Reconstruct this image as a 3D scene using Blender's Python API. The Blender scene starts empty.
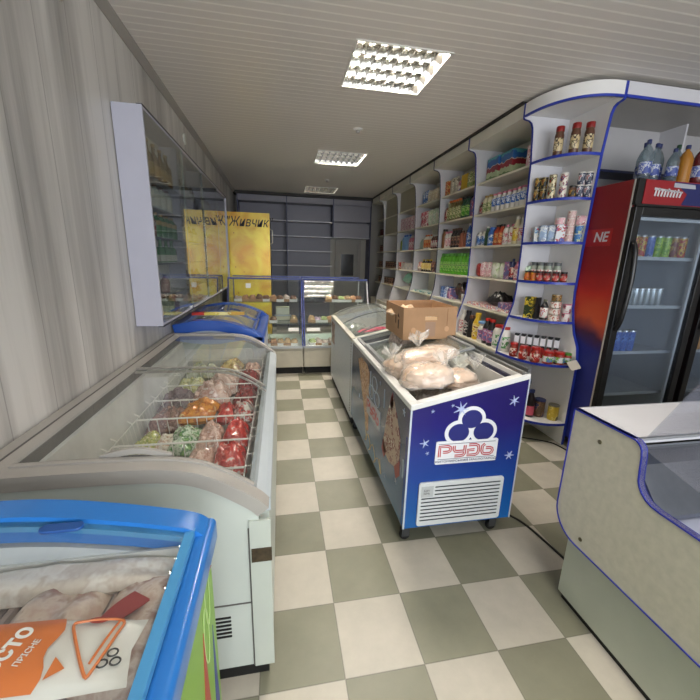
import bpy, math, random
from mathutils import Vector, Matrix, noise
random.seed(7)
PI = math.pi
COL = bpy.context.scene.collection
ZC = 2.68            # ceiling height
WL = -0.862          # left wall
WR = 2.292           # right wall behind the main shelving
TS, TX, TY = 0.30, -0.0985, 4.2534   # floor tile size and origin

# ------------------------------------------------------------------ materials
MATS = {}
def _new(name):
    m = bpy.data.materials.new(name); m.use_nodes = True
    nt = m.node_tree; nt.nodes.clear()
    out = nt.nodes.new('ShaderNodeOutputMaterial')
    return m, nt, out
def lin(c):
    return tuple(((x/12.92) if x <= 0.04045 else ((x+0.055)/1.055)**2.4) for x in c[:3]) + (1,)
def hx(s):
    return lin(tuple(int(s[i:i+2], 16)/255 for i in (0, 2, 4)))
def mat(name, col='cccccc', rough=0.5, metal=0.0, mott=0.0, mscale=8.0, bump=0.0, bscale=60, coat=0.0, spec=0.5):
    if name in MATS: return MATS[name]
    m, nt, out = _new(name); N = nt.nodes; L = nt.links
    b = N.new('ShaderNodeBsdfPrincipled')
    c = hx(col)
    b.inputs['Base Color'].default_value = c
    b.inputs['Roughness'].default_value = rough
    b.inputs['Metallic'].default_value = metal
    b.inputs['Coat Weight'].default_value = coat
    b.inputs['Specular IOR Level'].default_value = spec
    tc = N.new('ShaderNodeTexCoord')
    nz = N.new('ShaderNodeTexNoise'); nz.inputs['Scale'].default_value = mscale; nz.inputs['Detail'].default_value = 5
    L.new(tc.outputs['Object'], nz.inputs['Vector'])
    rp = N.new('ShaderNodeMapRange'); rp.inputs['To Min'].default_value = 1-max(mott, .03); rp.inputs['To Max'].default_value = 1+max(mott, .03)*.4
    rp.inputs['From Min'].default_value = .3; rp.inputs['From Max'].default_value = .7
    L.new(nz.outputs['Fac'], rp.inputs['Value'])
    mx = N.new('ShaderNodeMix'); mx.data_type = 'RGBA'; mx.blend_type = 'MULTIPLY'; mx.inputs['Factor'].default_value = 1
    mx.inputs['A'].default_value = c
    L.new(rp.outputs['Result'], mx.inputs['B']); L.new(mx.outputs['Result'], b.inputs['Base Color'])
    if bump:
        n2 = N.new('ShaderNodeTexNoise'); n2.inputs['Scale'].default_value = bscale; n2.inputs['Detail'].default_value = 4
        L.new(tc.outputs['Object'], n2.inputs['Vector'])
        bp = N.new('ShaderNodeBump'); bp.inputs['Strength'].default_value = bump; bp.inputs['Distance'].default_value = .004
        L.new(n2.outputs['Fac'], bp.inputs['Height']); L.new(bp.outputs['Normal'], b.inputs['Normal'])
    L.new(b.outputs['BSDF'], out.inputs['Surface'])
    MATS[name] = m; return m
def printed(name, cols, scale=14.0, rough=0.4, stretch=(1, 1, 1), metal=0.0, coat=0.0, interp='CONSTANT'):
    """packaging print: patches of several colours"""
    if name in MATS: return MATS[name]
    m, nt, out = _new(name); N = nt.nodes; L = nt.links
    b = N.new('ShaderNodeBsdfPrincipled'); b.inputs['Roughness'].default_value = rough; b.inputs['Metallic'].default_value = metal
    b.inputs['Coat Weight'].default_value = coat
    tc = N.new('ShaderNodeTexCoord'); mp = N.new('ShaderNodeMapping'); mp.inputs['Scale'].default_value = stretch
    L.new(tc.outputs['Object'], mp.inputs['Vector'])
    nz = N.new('ShaderNodeTexNoise'); nz.inputs['Scale'].default_value = scale; nz.inputs['Detail'].default_value = 3; nz.inputs['Roughness'].default_value = .65
    L.new(mp.outputs['Vector'], nz.inputs['Vector'])
    cr = N.new('ShaderNodeValToRGB'); cr.color_ramp.interpolation = interp
    n = len(cols); e = cr.color_ramp.elements
    # the first colour covers the most
    pos = [0.0, .50, .58, .66, .74, .8][:n] if interp == 'CONSTANT' else [.36, .48, .58, .66][:n]
    while len(e) < n: e.new(.5)
    for i in range(n):
        e[i].position = pos[i]
    for i in range(n):
        e[i].color = hx(cols[i])
    L.new(nz.outputs['Fac'], cr.inputs['Fac']); L.new(cr.outputs['Color'], b.inputs['Base Color'])
    L.new(b.outputs['BSDF'], out.inputs['Surface'])
    MATS[name] = m; return m
def bands(name, stops, z0, z1, rough=.4, axis='Z', nscale=0, namt=0.0, interp='CONSTANT', metal=0):
    """bands of print up an object: stops = [(pos, colour)] between z0 and z1 in object space"""
    if name in MATS: return MATS[name]
    m, nt, out = _new(name); N = nt.nodes; L = nt.links
    b = N.new('ShaderNodeBsdfPrincipled'); b.inputs['Roughness'].default_value = rough; b.inputs['Metallic'].default_value = metal
    tc = N.new('ShaderNodeTexCoord'); sp = N.new('ShaderNodeSeparateXYZ'); L.new(tc.outputs['Object'], sp.inputs[0])
    mr = N.new('ShaderNodeMapRange'); mr.inputs['From Min'].default_value = z0; mr.inputs['From Max'].default_value = z1
    L.new(sp.outputs[axis], mr.inputs['Value'])
    src = mr.outputs['Result']
    if nscale:
        nz = N.new('ShaderNodeTexNoise'); nz.inputs['Scale'].default_value = nscale; nz.inputs['Detail'].default_value = 3
        L.new(tc.outputs['Object'], nz.inputs['Vector'])
        ma = N.new('ShaderNodeMath'); ma.operation = 'MULTIPLY_ADD'; ma.inputs[1].default_value = namt; L.new(nz.outputs['Fac'], ma.inputs[0]); L.new(src, ma.inputs[2])
        mb = N.new('ShaderNodeMath'); mb.operation = 'SUBTRACT'; mb.inputs[1].default_value = namt*.5; L.new(ma.outputs[0], mb.inputs[0]); src = mb.outputs[0]
    cr = N.new('ShaderNodeValToRGB'); cr.color_ramp.interpolation = interp; e = cr.color_ramp.elements
    while len(e) < len(stops): e.new(.5)
    for i, (p, c) in enumerate(stops): e[i].position = p
    for i, (p, c) in enumerate(stops): e[i].color = hx(c)
    L.new(src, cr.inputs['Fac']); L.new(cr.outputs['Color'], b.inputs['Base Color']); L.new(b.outputs['BSDF'], out.inputs['Surface'])
    MATS[name] = m; return m
def math_node(N, L, op, a, b=None, clamp=False):
    n = N.new('ShaderNodeMath'); n.operation = op; n.use_clamp = clamp
    for i, v in enumerate((a, b)):
        if v is None: continue
        if isinstance(v, (int, float)): n.inputs[i].default_value = v
        else: L.new(v, n.inputs[i])
    return n.outputs[0]
def glass(name, tint='ffffff', refl=1.0, rough=0.0, haze=0.0, hazecol='ffffff'):
    """thin pane: lets light through, mirrors at grazing angles, a little surface haze"""
    if name in MATS: return MATS[name]
    m, nt, out = _new(name); N = nt.nodes; L = nt.links
    t = N.new('ShaderNodeBsdfTransparent'); t.inputs['Color'].default_value = hx(tint)
    g = N.new('ShaderNodeBsdfGlossy'); g.inputs['Roughness'].default_value = rough
    # Schlick reflectance, the same from both sides of the pane
    geo = N.new('ShaderNodeNewGeometry'); dt = N.new('ShaderNodeVectorMath'); dt.operation = 'DOT_PRODUCT'
    L.new(geo.outputs['Incoming'], dt.inputs[0]); L.new(geo.outputs['Normal'], dt.inputs[1])
    c1 = math_node(N, L, 'SUBTRACT', 1, math_node(N, L, 'ABSOLUTE', dt.outputs['Value']), True)
    fq = math_node(N, L, 'MULTIPLY', math_node(N, L, 'POWER', c1, 5), .96)
    ml = N.new('ShaderNodeMath'); ml.operation = 'MULTIPLY'; ml.inputs[1].default_value = refl; ml.use_clamp = True
    L.new(math_node(N, L, 'ADD', fq, .04), ml.inputs[0])
    mx = N.new('ShaderNodeMixShader'); L.new(ml.outputs[0], mx.inputs[0]); L.new(t.outputs[0], mx.inputs[1]); L.new(g.outputs[0], mx.inputs[2])
    last = mx.outputs[0]
    if haze:
        d = N.new('ShaderNodeBsdfDiffuse'); d.inputs['Color'].default_value = hx(hazecol)
        tc = N.new('ShaderNodeTexCoord'); nz = N.new('ShaderNodeTexNoise'); nz.inputs['Scale'].default_value = 3; nz.inputs['Detail'].default_value = 4
        L.new(tc.outputs['Object'], nz.inputs['Vector'])
        mm = N.new('ShaderNodeMath'); mm.operation = 'MULTIPLY'; mm.inputs[1].default_value = haze*2; L.new(nz.outputs['Fac'], mm.inputs[0])
        m2 = N.new('ShaderNodeMixShader'); L.new(mm.outputs[0], m2.inputs[0]); L.new(last, m2.inputs[1]); L.new(d.outputs[0], m2.inputs[2]); last = m2.outputs[0]
    L.new(last, out.inputs['Surface'])
    MATS[name] = m; return m
def emis(name, col, s):
    if name in MATS: return MATS[name]
    m, nt, out = _new(name); e = nt.nodes.new('ShaderNodeEmission'); e.inputs['Color'].default_value = hx(col); e.inputs['Strength'].default_value = s
    nt.links.new(e.outputs[0], out.inputs['Surface']); MATS[name] = m; return m
# ------------------------------------------------------------------ mesh builder
class MB:
    def __init__(s): s.v = []; s.f = []; s.mi = []; s.cur = 0
    def add(s, vs, fs):
        o = len(s.v); s.v += [tuple(x) for x in vs]
        for f in fs: s.f.append(tuple(i+o for i in f)); s.mi.append(s.cur)
        return s
    def mat(s, i): s.cur = i; return s
    def box(s, x0, x1, y0, y1, z0, z1):
        vs = [(x, y, z) for z in (z0, z1) for y in (y0, y1) for x in (x0, x1)]
        return s.add(vs, [(0, 2, 3, 1), (4, 5, 7, 6), (0, 1, 5, 4), (2, 6, 7, 3), (0, 4, 6, 2), (1, 3, 7, 5)])
    def cbox(s, c, d, M=None):
        o = len(s.v); s.box(c[0]-d[0]/2, c[0]+d[0]/2, c[1]-d[1]/2, c[1]+d[1]/2, c[2]-d[2]/2, c[2]+d[2]/2)
        if M: s.v[o:] = [tuple(M @ Vector(p)) for p in s.v[o:]]
        return s
    def prism(s, poly, axis, a0, a1):
        """poly: 2D points in the plane of the two other axes (x,y,z order)"""
        n = len(poly); vs = []
        for a in (a0, a1):
            for p in poly:
                q = [p[0], p[1]]; q.insert(axis, a); vs.append(tuple(q))
        fs = [tuple(range(n)), tuple(range(2*n-1, n-1, -1))]
        for i in range(n):
            j = (i+1) % n; fs.append((i, i+n, j+n, j))
        return s.add(vs, fs)
    def strip(s, prof, axis, a0, a1, th=0.0, close=False):
        """sheet following an open 2D profile, with thickness th to its left side"""
        if th:
            inner = offset(prof, th)
            # build as quads between outer and inner (solid band)
            n = len(prof); vs = []
            for a in (a0, a1):
                for p in list(prof)+list(inner):
                    q = [p[0], p[1]]; q.insert(axis, a); vs.append(tuple(q))
            fs = []; k = 2*n
            for i in range(n-1):
                fs += [(i, i+1, i+1+k, i+k), (n+i, n+i+k, n+i+1+k, n+i+1), (i, n+i, n+i+1, i+1), (i+k, i+1+k, n+i+1+k, n+i+k)]
            fs += [(0, k, n+k, n), (n-1, 2*n-1, 2*n-1+k, n-1+k)]
            return s.add(vs, fs)
        n = len(prof); vs = []
        for a in (a0, a1):
            for p in prof:
                q = [p[0], p[1]]; q.insert(axis, a); vs.append(tuple(q))
        return s.add(vs, [(i, i+1, i+1+n, i+n) for i in range(n-1)])
    def lathe(s, prof, n=14, c=(0, 0, 0), sx=1, sy=1):
        vs = []; fs = []
        for r, z in prof:
            for k in range(n):
                a = 2*PI*k/n; vs.append((c[0]+r*math.cos(a)*sx, c[1]+r*math.sin(a)*sy, c[2]+z))
        m = len(prof)
        for i in range(m-1):
            for k in range(n):
                j = (k+1) % n; fs.append((i*n+k, i*n+j, (i+1)*n+j, (i+1)*n+k))
        fs.append(tuple(range(n-1, -1, -1))); fs.append(tuple((m-1)*n+k for k in range(n)))
        return s.add(vs, fs)
    def tube(s, pts, r=.003, n=6, cap=True):
        pts = [Vector(p) for p in pts]; vs = []; fs = []
        m = len(pts); u = None
        for i, p in enumerate(pts):
            t = (pts[min(i+1, m-1)]-pts[max(i-1, 0)]).normalized()
            if u is None:
                u = t.cross(Vector((0, 0, 1)))
                if u.length < .05: u = t.cross(Vector((0, 1, 0)))
            else: u = u-t*u.dot(t)
            u.normalize(); w = t.cross(u)
            for k in range(n):
                a = 2*PI*k/n; vs.append(p+u*(r*math.cos(a))+w*(r*math.sin(a)))
        for i in range(m-1):
            for k in range(n):
                j = (k+1) % n; fs.append((i*n+k, i*n+j, (i+1)*n+j, (i+1)*n+k))
        if cap: fs.append(tuple(range(n-1, -1, -1))); fs.append(tuple((m-1)*n+k for k in range(n)))
        return s.add(vs, fs)
    def pillow(s, w, l, h, seed=0, wr=.15, n=12, flat=.35, fr=9.0, M=None):
        """a filled bag: pinched flat seams at the ends, wrinkled faces; centre at origin"""
        vs = []; fs = []; o = len(s.v)
        for side in (1, -1):
            for j in range(n+1):
                for i in range(n+1):
                    u = -1+2*i/n; v = -1+2*j/n
                    e = (max(0, 1-abs(u)**3.0)**.6)*(max(0, 1-abs(v)**4)**.7)
                    x = u*w/2*(1-.06*(1-abs(v))); y = v*l/2*(1-.10*(u*u)*(1 if abs(v) > .8 else .4))
                    k = noise.noise(Vector((x*fr*2+seed*3.1, y*fr*2, side*2.0+seed)))
                    k2 = noise.noise(Vector((x*fr*6+seed, y*fr*6, side*3.0)))
                    z = side*h/2*e*(1+wr*2*k+wr*.9*k2)*(1 if side > 0 else flat)
                    z += .012*noise.noise(Vector((x*7+seed, y*7, seed*1.7)))*(1 if e < .3 else .2)
                    vs.append((x, y, z))
        N1 = n+1
        for sd in (0, 1):
            b = sd*N1*N1
            for j in range(n):
                for i in range(n):
                    q = (b+j*N1+i, b+j*N1+i+1, b+(j+1)*N1+i+1, b+(j+1)*N1+i)
                    fs.append(q if sd == 0 else q[::-1])
        # stitch the rims
        for i in range(n):
            for (a, c2) in (((i, i+1), 0), ((n*N1+i, n*N1+i+1), 1), ((i*N1, (i+1)*N1), 1), ((i*N1+n, (i+1)*N1+n), 0)):
                b = N1*N1
                q = (a[0], a[0]+b, a[1]+b, a[1]); fs.append(q if c2 == 0 else q[::-1])
        if M: vs = [tuple(M @ Vector(p)) for p in vs]
        return s.add(vs, fs)
    def tf(s, M):
        s.v = [tuple(M @ Vector(p)) for p in s.v]; return s
    def mesh(s, name, mats, smooth=None):
        me = bpy.data.meshes.new(name); me.from_pydata(s.v, [], s.f)
        for m in (mats if isinstance(mats, (list, tuple)) else [mats]): me.materials.append(m)
        for p, i in zip(me.polygons, s.mi): p.material_index = i
        if smooth:
            for p in me.polygons: p.use_smooth = True
        me.update()
        if smooth: me.set_sharp_from_angle(angle=math.radians(smooth if smooth is not True else 40))
        return me
def offset(prof, th):
    out = []
    n = len(prof)
    for i in range(n):
        a = prof[max(i-1, 0)]; b = prof[min(i+1, n-1)]
        dx, dy = b[0]-a[0], b[1]-a[1]; L = math.hypot(dx, dy) or 1
        out.append((prof[i][0]-dy/L*th, prof[i][1]+dx/L*th))
    return out
def smooth_prof(pts, k=5):
    out = []
    n = len(pts)
    for i in range(n-1):
        p0 = pts[max(i-1, 0)]; p1 = pts[i]; p2 = pts[i+1]; p3 = pts[min(i+2, n-1)]
        for j in range(k):
            t = j/k
            out.append(tuple(.5*((2*p1[d])+(-p0[d]+p2[d])*t+(2*p0[d]-5*p1[d]+4*p2[d]-p3[d])*t*t+(-p0[d]+3*p1[d]-3*p2[d]+p3[d])*t**3) for d in range(len(p1))))
    out.append(tuple(pts[-1])); return out
def rrect(x0, x1, y0, y1, r, k=5):
    out = []
    for cx, cy, a0 in ((x1-r, y0+r, -90), (x1-r, y1-r, 0), (x0+r, y1-r, 90), (x0+r, y0+r, 180)):
        for i in range(k+1):
            a = math.radians(a0+90*i/k); out.append((cx+r*math.cos(a), cy+r*math.sin(a)))
    return out

# ------------------------------------------------------------------ objects
def link(name, me, parent=None, loc=(0, 0, 0), rot=(0, 0, 0)):
    o = bpy.data.objects.new(name, me); COL.objects.link(o); o.location = loc; o.rotation_euler = rot
    if parent: o.parent = parent
    return o
def part(name, mb, m, parent, smooth=None, bev=0, loc=(0, 0, 0), rot=(0, 0, 0), label=None):
    o = link(name, mb.mesh(name, m, smooth), parent, loc, rot)
    if bev:
        b = o.modifiers.new('bevel', 'BEVEL'); b.width = bev; b.segments = 2; b.limit_method = 'ANGLE'; b.angle_limit = math.radians(40)
    if label: o['label'] = label
    return o
def tag(o, label, cat, group=None, kind=None):
    if label is not None:
        n = len(label.split())
        if not 4 <= n <= 16: print('LABEL LENGTH', n, label)
        o['label'] = label
    if cat: o['category'] = cat
    if group: o['group'] = group
    if kind: o['kind'] = kind
    return o
def thing(name, label, cat, loc=(0, 0, 0), rz=0, group=None):
    o = bpy.data.objects.new(name, None); COL.objects.link(o); o.empty_display_size = .05
    o.location = loc; o.rotation_euler = (0, 0, rz)
    return tag(o, label, cat, group)
def single(name, mb, m, label, cat, group=None, smooth=None, bev=0, loc=(0, 0, 0), rot=(0, 0, 0)):
    o = part(name, mb, m, None, smooth, bev, loc, rot)
    return tag(o, label, cat, group)
def struct(name, mb, m, parent=None, smooth=None, bev=0, loc=(0, 0, 0)):
    o = part(name, mb, m, parent, smooth, bev, loc)
    if not parent: o['kind'] = 'structure'
    return o
def text(name, s, size, m, parent, M, ext=.0006, shear=0, bold=0, sx=1.0, label=None, align='CENTER'):
    cu = bpy.data.curves.new(name, 'FONT'); cu.body = s; cu.size = size; cu.extrude = ext; cu.shear = shear; cu.offset = bold
    cu.align_x = align; cu.align_y = 'CENTER'
    tmp = bpy.data.objects.new('tmp', cu); COL.objects.link(tmp)
    dg = bpy.context.evaluated_depsgraph_get(); dg.update()
    me = bpy.data.meshes.new_from_object(tmp.evaluated_get(dg)); bpy.data.objects.remove(tmp); bpy.data.curves.remove(cu)
    me.materials.clear(); me.materials.append(m)
    me.transform(M @ Matrix.Diagonal((sx, 1, 1, 1)))
    o = link(name, me, parent)
    if label: o['label'] = label
    return o
def frame_m(origin, xdir, ydir):
    x = Vector(xdir).normalized(); y = Vector(ydir).normalized(); z = x.cross(y)
    return Matrix(((x[0], y[0], z[0], origin[0]), (x[1], y[1], z[1], origin[1]), (x[2], y[2], z[2], origin[2]), (0, 0, 0, 1)))

# products: each kind is built once with its parts, later ones are copies of it and of its parts
PROTO = {}
def product(key, name, spec, loc, rz, label, cat, group=None, tilt=None, scale=1.0, flat=False):
    """spec(): list of (part name, MB, material, smooth)"""
    if key not in PROTO:
        sp = spec()
        if len(sp) == 1 or flat:
            mb = MB(); mats = []
            for i, (pn, m_, mt, sm) in enumerate(sp):
                mb.mat(i); mb.add(m_.v, m_.f); mats.append(mt)
            root = link(name, mb.mesh(name, mats, 45)); kids = []
        else:
            root = bpy.data.objects.new(name, None); COL.objects.link(root); root.empty_display_size = .02
            kids = [part(pn, m_, mt, root, sm) for pn, m_, mt, sm in sp]
        PROTO[key] = (root, kids)
    else:
        r0, k0 = PROTO[key]
        root = r0.copy(); COL.objects.link(root)
        for c in k0:
            d = c.copy(); COL.objects.link(d); d.parent = root
    root.location = loc; root.rotation_euler = tilt if tilt else (0, 0, rz)
    root.scale = (scale,)*3
    if 'group' in root.keys(): del root['group']
    return tag(root, label, cat, group)

def S_bottle(h, r, body, cap, label=None, neck=.32, lz=(.12, .6), shape='std', sy=1.0):
    def f():
        if shape == 'std':
            sh = h*.66; pr = [(r*.9, 0), (r, h*.02), (r, sh*.95), (r*.92, sh*1.03), (r*.6, h*.80), (r*neck, h*.87), (r*neck, h*.92)]
        elif shape == 'wide':
            sh = h*.8; pr = [(r*.88, 0), (r, h*.03), (r*.97, h*.45), (r, h*.7), (r*.75, h*.84), (r*neck, h*.88), (r*neck, h*.9)]
        elif shape == 'long':
            sh = h*.55; pr = [(r*.92, 0), (r, h*.015), (r, h*.52), (r*.85, h*.60), (r*.42, h*.70), (r*neck, h*.78), (r*neck, h*.95)]
        else:  # trigger / waisted
            pr = [(r*.85, 0), (r, h*.05), (r*.8, h*.4), (r*.95, h*.65), (r*.5, h*.8), (r*neck, h*.85), (r*neck, h*.9)]
        out = [('body', MB().lathe(pr, 12, sy=sy), body, True)]
        z0 = {'std': .90, 'wide': .88, 'long': .92, 'wave': .87}[shape]*h
        out.append(('cap', MB().lathe([(r*neck*1.25, z0), (r*neck*1.25, h*.99), (r*neck*1.1, h)], 10), cap, True))
        if label: out.append(('label', MB().lathe([(r*.99, h*lz[0]), (r*1.015, h*lz[0]+.001), (r*1.015, h*lz[1]-.001), (r*.99, h*lz[1])], 12, sy=sy), label, True))
        return out
    return f
def S_can(h, r, body, lid, label=None):
    def f():
        return [('body', MB().lathe([(r*.95, 0), (r, h*.03), (r, h*.9)], 14), body, True),
                ('lid', MB().lathe([(r*1.03, h*.9), (r*1.03, h*.97), (r*.97, h*.985), (r*.93, h*.975)], 14), lid, True)]
    return f
def S_jar(h, r, content, lid, label):
    def f():
        return [('body', MB().lathe([(r*.85, 0), (r, h*.06), (r, h*.68), (r*.82, h*.8), (r*.82, h*.84)], 14), content, True),
                ('lid', MB().lathe([(r*.9, h*.82), (r*.92, h*.84), (r*.92, h*.98), (r*.86, h)], 14), lid, True),
                ('label', MB().lathe([(r*.99, h*.16), (r*1.02, h*.17), (r*1.02, h*.60), (r*.99, h*.61)], 14), label, True)]
    return f
def S_box(w, d, h, m, m2=None):
    def f():
        out = [('body', MB().box(-w/2, w/2, -d/2, d/2, 0, h), m, None)]
        if m2: out.append(('front_print', MB().box(-w*.38, w*.38, -d/2-.0012, -d/2+.002, h*.2, h*.75), m2, None))
        return out
    return f
def S_sachet(w, h, d, m, m2=None, seed=1):
    def f():
        M = Matrix.Translation((0, 0, h/2)) @ Matrix.Rotation(PI/2, 4, 'X')
        out = [('body', MB().pillow(w, h, d, seed, .12, 8, .9, M=M), m, True)]
        return out
    return f
ORD = ['first', 'second', 'third', 'fourth', 'fifth', 'sixth', 'seventh', 'eighth', 'ninth', 'tenth', 'eleventh', 'twelfth']

# ------------------------------------------------------------------ common materials
M_white = mat('white_laminate', 'e4e2e0', .38, mott=.05, mscale=3)
M_cream = mat('cream_laminate', 'dbd6c9', .42, mott=.07, mscale=5)
M_lav = mat('lavender_laminate', 'cfced3', .42, mott=.04, mscale=3)
M_blue = mat('blue_edging', '2438a0', .35)
M_dkblue = mat('dark_blue_edging', '23284f', .4)
M_black = mat('black_plastic', '101012', .35)
M_blackm = mat('black_rubber', '0b0b0b', .7)
M_steel = mat('brushed_steel', 'b8bcc4', .28, 1.0, mott=.1, mscale=20)
M_chrome = mat('chrome', 'd8d8d8', .15, 1.0)
M_alu = mat('aluminium', 'b9bcc0', .35, .85)
M_glass = glass('clear_glass', 'fbfdfc', 1.0)
M_glassc = glass('cabinet_glass', 'f8fbfa', 1.5)
M_glassf = glass('freezer_glass', 'f8fbfa', 1.1, haze=.035, hazecol='cfd4d2')
M_grey = mat('grey_plastic', 'a6a29c', .38, mott=.05)
M_greyd = mat('dark_grey_plastic', '5c5a57', .5)
M_fbody = mat('freezer_enamel', 'c2c9c2', .35, mott=.05, mscale=4)
M_liner = mat('freezer_liner', 'd6d6d2', .5, mott=.12, mscale=9, bump=.3, bscale=25)
M_wire = mat('white_wire', 'e8e6e0', .4)
M_card = mat('cardboard', 'b08a67', .8, mott=.12, mscale=9, bump=.2, bscale=120)
M_paper = mat('paper_white', 'e9e7e2', .7)

# ------------------------------------------------------------------ setting
def build_setting():
    # floor: checkerboard vinyl tiles
    m, nt, out = _new('checker_floor_tiles'); N = nt.nodes; L = nt.links
    tc = N.new('ShaderNodeTexCoord'); sp = N.new('ShaderNodeSeparateXYZ'); L.new(tc.outputs['Object'], sp.inputs[0])
    u = math_node(N, L, 'DIVIDE', math_node(N, L, 'SUBTRACT', sp.outputs['X'], TX-TS*20), TS)
    v = math_node(N, L, 'DIVIDE', math_node(N, L, 'SUBTRACT', sp.outputs['Y'], TY-TS*40), TS)
    fu = math_node(N, L, 'FLOOR', u); fv = math_node(N, L, 'FLOOR', v)
    par = math_node(N, L, 'MODULO', math_node(N, L, 'ADD', fu, fv), 2)
    # grout
    def edge(w):
        fr = math_node(N, L, 'FRACT', w); d = math_node(N, L, 'ABSOLUTE', math_node(N, L, 'SUBTRACT', fr, .5))
        return math_node(N, L, 'GREATER_THAN', d, .4925)
    gr = math_node(N, L, 'MAXIMUM', edge(u), edge(v))
    cb = N.new('ShaderNodeCombineXYZ'); L.new(fu, cb.inputs[0]); L.new(fv, cb.inputs[1])
    wn = N.new('ShaderNodeTexWhiteNoise'); wn.noise_dimensions = '2D'; L.new(cb.outputs[0], wn.inputs['Vector'])
    nz = N.new('ShaderNodeTexNoise'); nz.inputs['Scale'].default_value = 5; nz.inputs['Detail'].default_value = 8; nz.inputs['Roughness'].default_value = .65; L.new(tc.outputs['Object'], nz.inputs['Vector'])
    mixc = N.new('ShaderNodeMix'); mixc.data_type = 'RGBA'; mixc.inputs['A'].default_value = hx('b9b3a6'); mixc.inputs['B'].default_value = hx('7e7d6b')
    L.new(par, mixc.inputs['Factor'])
    mr = N.new('ShaderNodeMapRange'); mr.inputs['From Min'].default_value = .3; mr.inputs['From Max'].default_value = .7; mr.inputs['To Min'].default_value = .86; mr.inputs['To Max'].default_value = 1.06; L.new(nz.outputs['Fac'], mr.inputs['Value'])
    mr2 = N.new('ShaderNodeMapRange'); mr2.inputs['To Min'].default_value = .9; mr2.inputs['To Max'].default_value = 1.06; L.new(wn.outputs['Value'], mr2.inputs['Value'])
    mul = math_node(N, L, 'MULTIPLY', mr.outputs['Result'], mr2.outputs['Result'])
    # scuffs
    sc = N.new('ShaderNodeTexNoise'); sc.inputs['Scale'].default_value = 14; sc.inputs['Detail'].default_value = 6; sc.inputs['Roughness'].default_value = .75; sc.inputs['Distortion'].default_value = .6; L.new(tc.outputs['Object'], sc.inputs['Vector'])
    scm = N.new('ShaderNodeMapRange'); scm.inputs['From Min'].default_value = .69; scm.inputs['From Max'].default_value = .75; scm.inputs['To Min'].default_value = 1; scm.inputs['To Max'].default_value = .55; L.new(sc.outputs['Fac'], scm.inputs['Value'])
    mul = math_node(N, L, 'MULTIPLY', mul, scm.outputs['Result'])
    mul = math_node(N, L, 'MULTIPLY', mul, math_node(N, L, 'SUBTRACT', 1, math_node(N, L, 'MULTIPLY', gr, .38)))
    mx = N.new('ShaderNodeMix'); mx.data_type = 'RGBA'; mx.blend_type = 'MULTIPLY'; mx.inputs['Factor'].default_value = 1; L.new(mixc.outputs['Result'], mx.inputs['A']); L.new(mul, mx.inputs['B'])
    b = N.new('ShaderNodeBsdfPrincipled'); b.inputs['Roughness'].default_value = .42; L.new(mx.outputs['Result'], b.inputs['Base Color'])
    bp = N.new('ShaderNodeBump'); bp.inputs['Strength'].default_value = .25; bp.inputs['Distance'].default_value = .002; L.new(nz.outputs['Fac'], bp.inputs['Height']); L.new(bp.outputs[0], b.inputs['Normal'])
    L.new(b.outputs[0], out.inputs[0])
    struct('floor', MB().box(WL-.1, 4.4, -2.4, 8.2, -.1, 0), m)

    # left wall: striped PVC panels
    m, nt, out = _new('striped_wall_panels'); N = nt.nodes; L = nt.links
    tc = N.new('ShaderNodeTexCoord'); mp = N.new('ShaderNodeMapping'); mp.inputs['Scale'].default_value = (0, 1, .05); L.new(tc.outputs['Object'], mp.inputs['Vector'])
    n1 = N.new('ShaderNodeTexNoise'); n1.inputs['Scale'].default_value = 4.5; n1.inputs['Detail'].default_value = 7; n1.inputs['Roughness'].default_value = .62; L.new(mp.outputs[0], n1.inputs['Vector'])
    cr = N.new('ShaderNodeValToRGB'); e = cr.color_ramp.elements; e[0].position = .36; e[0].color = hx('96938f'); e[1].position = .60; e[1].color = hx('cfccc7'); L.new(n1.outputs['Fac'], cr.inputs[0])
    sp = N.new('ShaderNodeSeparateXYZ'); L.new(tc.outputs['Object'], sp.inputs[0])
    fr = math_node(N, L, 'FRACT', math_node(N, L, 'DIVIDE', sp.outputs['Y'], .25))
    g = math_node(N, L, 'LESS_THAN', fr, .02)
    mx = N.new('ShaderNodeMix'); mx.data_type = 'RGBA'; mx.inputs['B'].default_value = hx('7c7a76'); L.new(cr.outputs[0], mx.inputs['A']); L.new(math_node(N, L, 'MULTIPLY', g, .6), mx.inputs['Factor'])
    b = N.new('ShaderNodeBsdfPrincipled'); b.inputs['Roughness'].default_value = .34; L.new(mx.outputs['Result'], b.inputs['Base Color'])
    bp = N.new('ShaderNodeBump'); bp.inputs['Strength'].default_value = .3; bp.inputs['Distance'].default_value = .01; L.new(n1.outputs['Fac'], bp.inputs['Height']); L.new(bp.outputs[0], b.inputs['Normal'])
    L.new(b.outputs[0], out.inputs[0])
    struct('wall_left', MB().box(WL-.1, WL, -2.4, 8.2, 0, ZC+.1), m)
    mw = mat('painted_wall', 'a8a49e', .6, mott=.06, mscale=2)
    struct('wall_back', MB().box(WL, 2.4, 8.08, 8.2, 0, ZC+.1), mw)
    struct('wall_right', MB().box(WR, 2.4, 2.90, 8.08, 0, ZC+.1).box(2.4, 4.4, 2.90, 3.0, 0, ZC+.1).box(4.3, 4.4, -2.4, 2.9, 0, ZC+.1), mw)
    # the shop front behind the camera: two windows and a door opening let daylight in
    struct('wall_front', MB().box(WL, 4.3, -2.4, -2.3, 0, .9).box(WL, 4.3, -2.4, -2.3, 2.3, ZC+.1).box(WL, -.5, -2.4, -2.3, .9, 2.3).box(1.3, 1.6, -2.4, -2.3, .9, 2.3).box(3.6, 4.3, -2.4, -2.3, .9, 2.3), mw)
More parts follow.
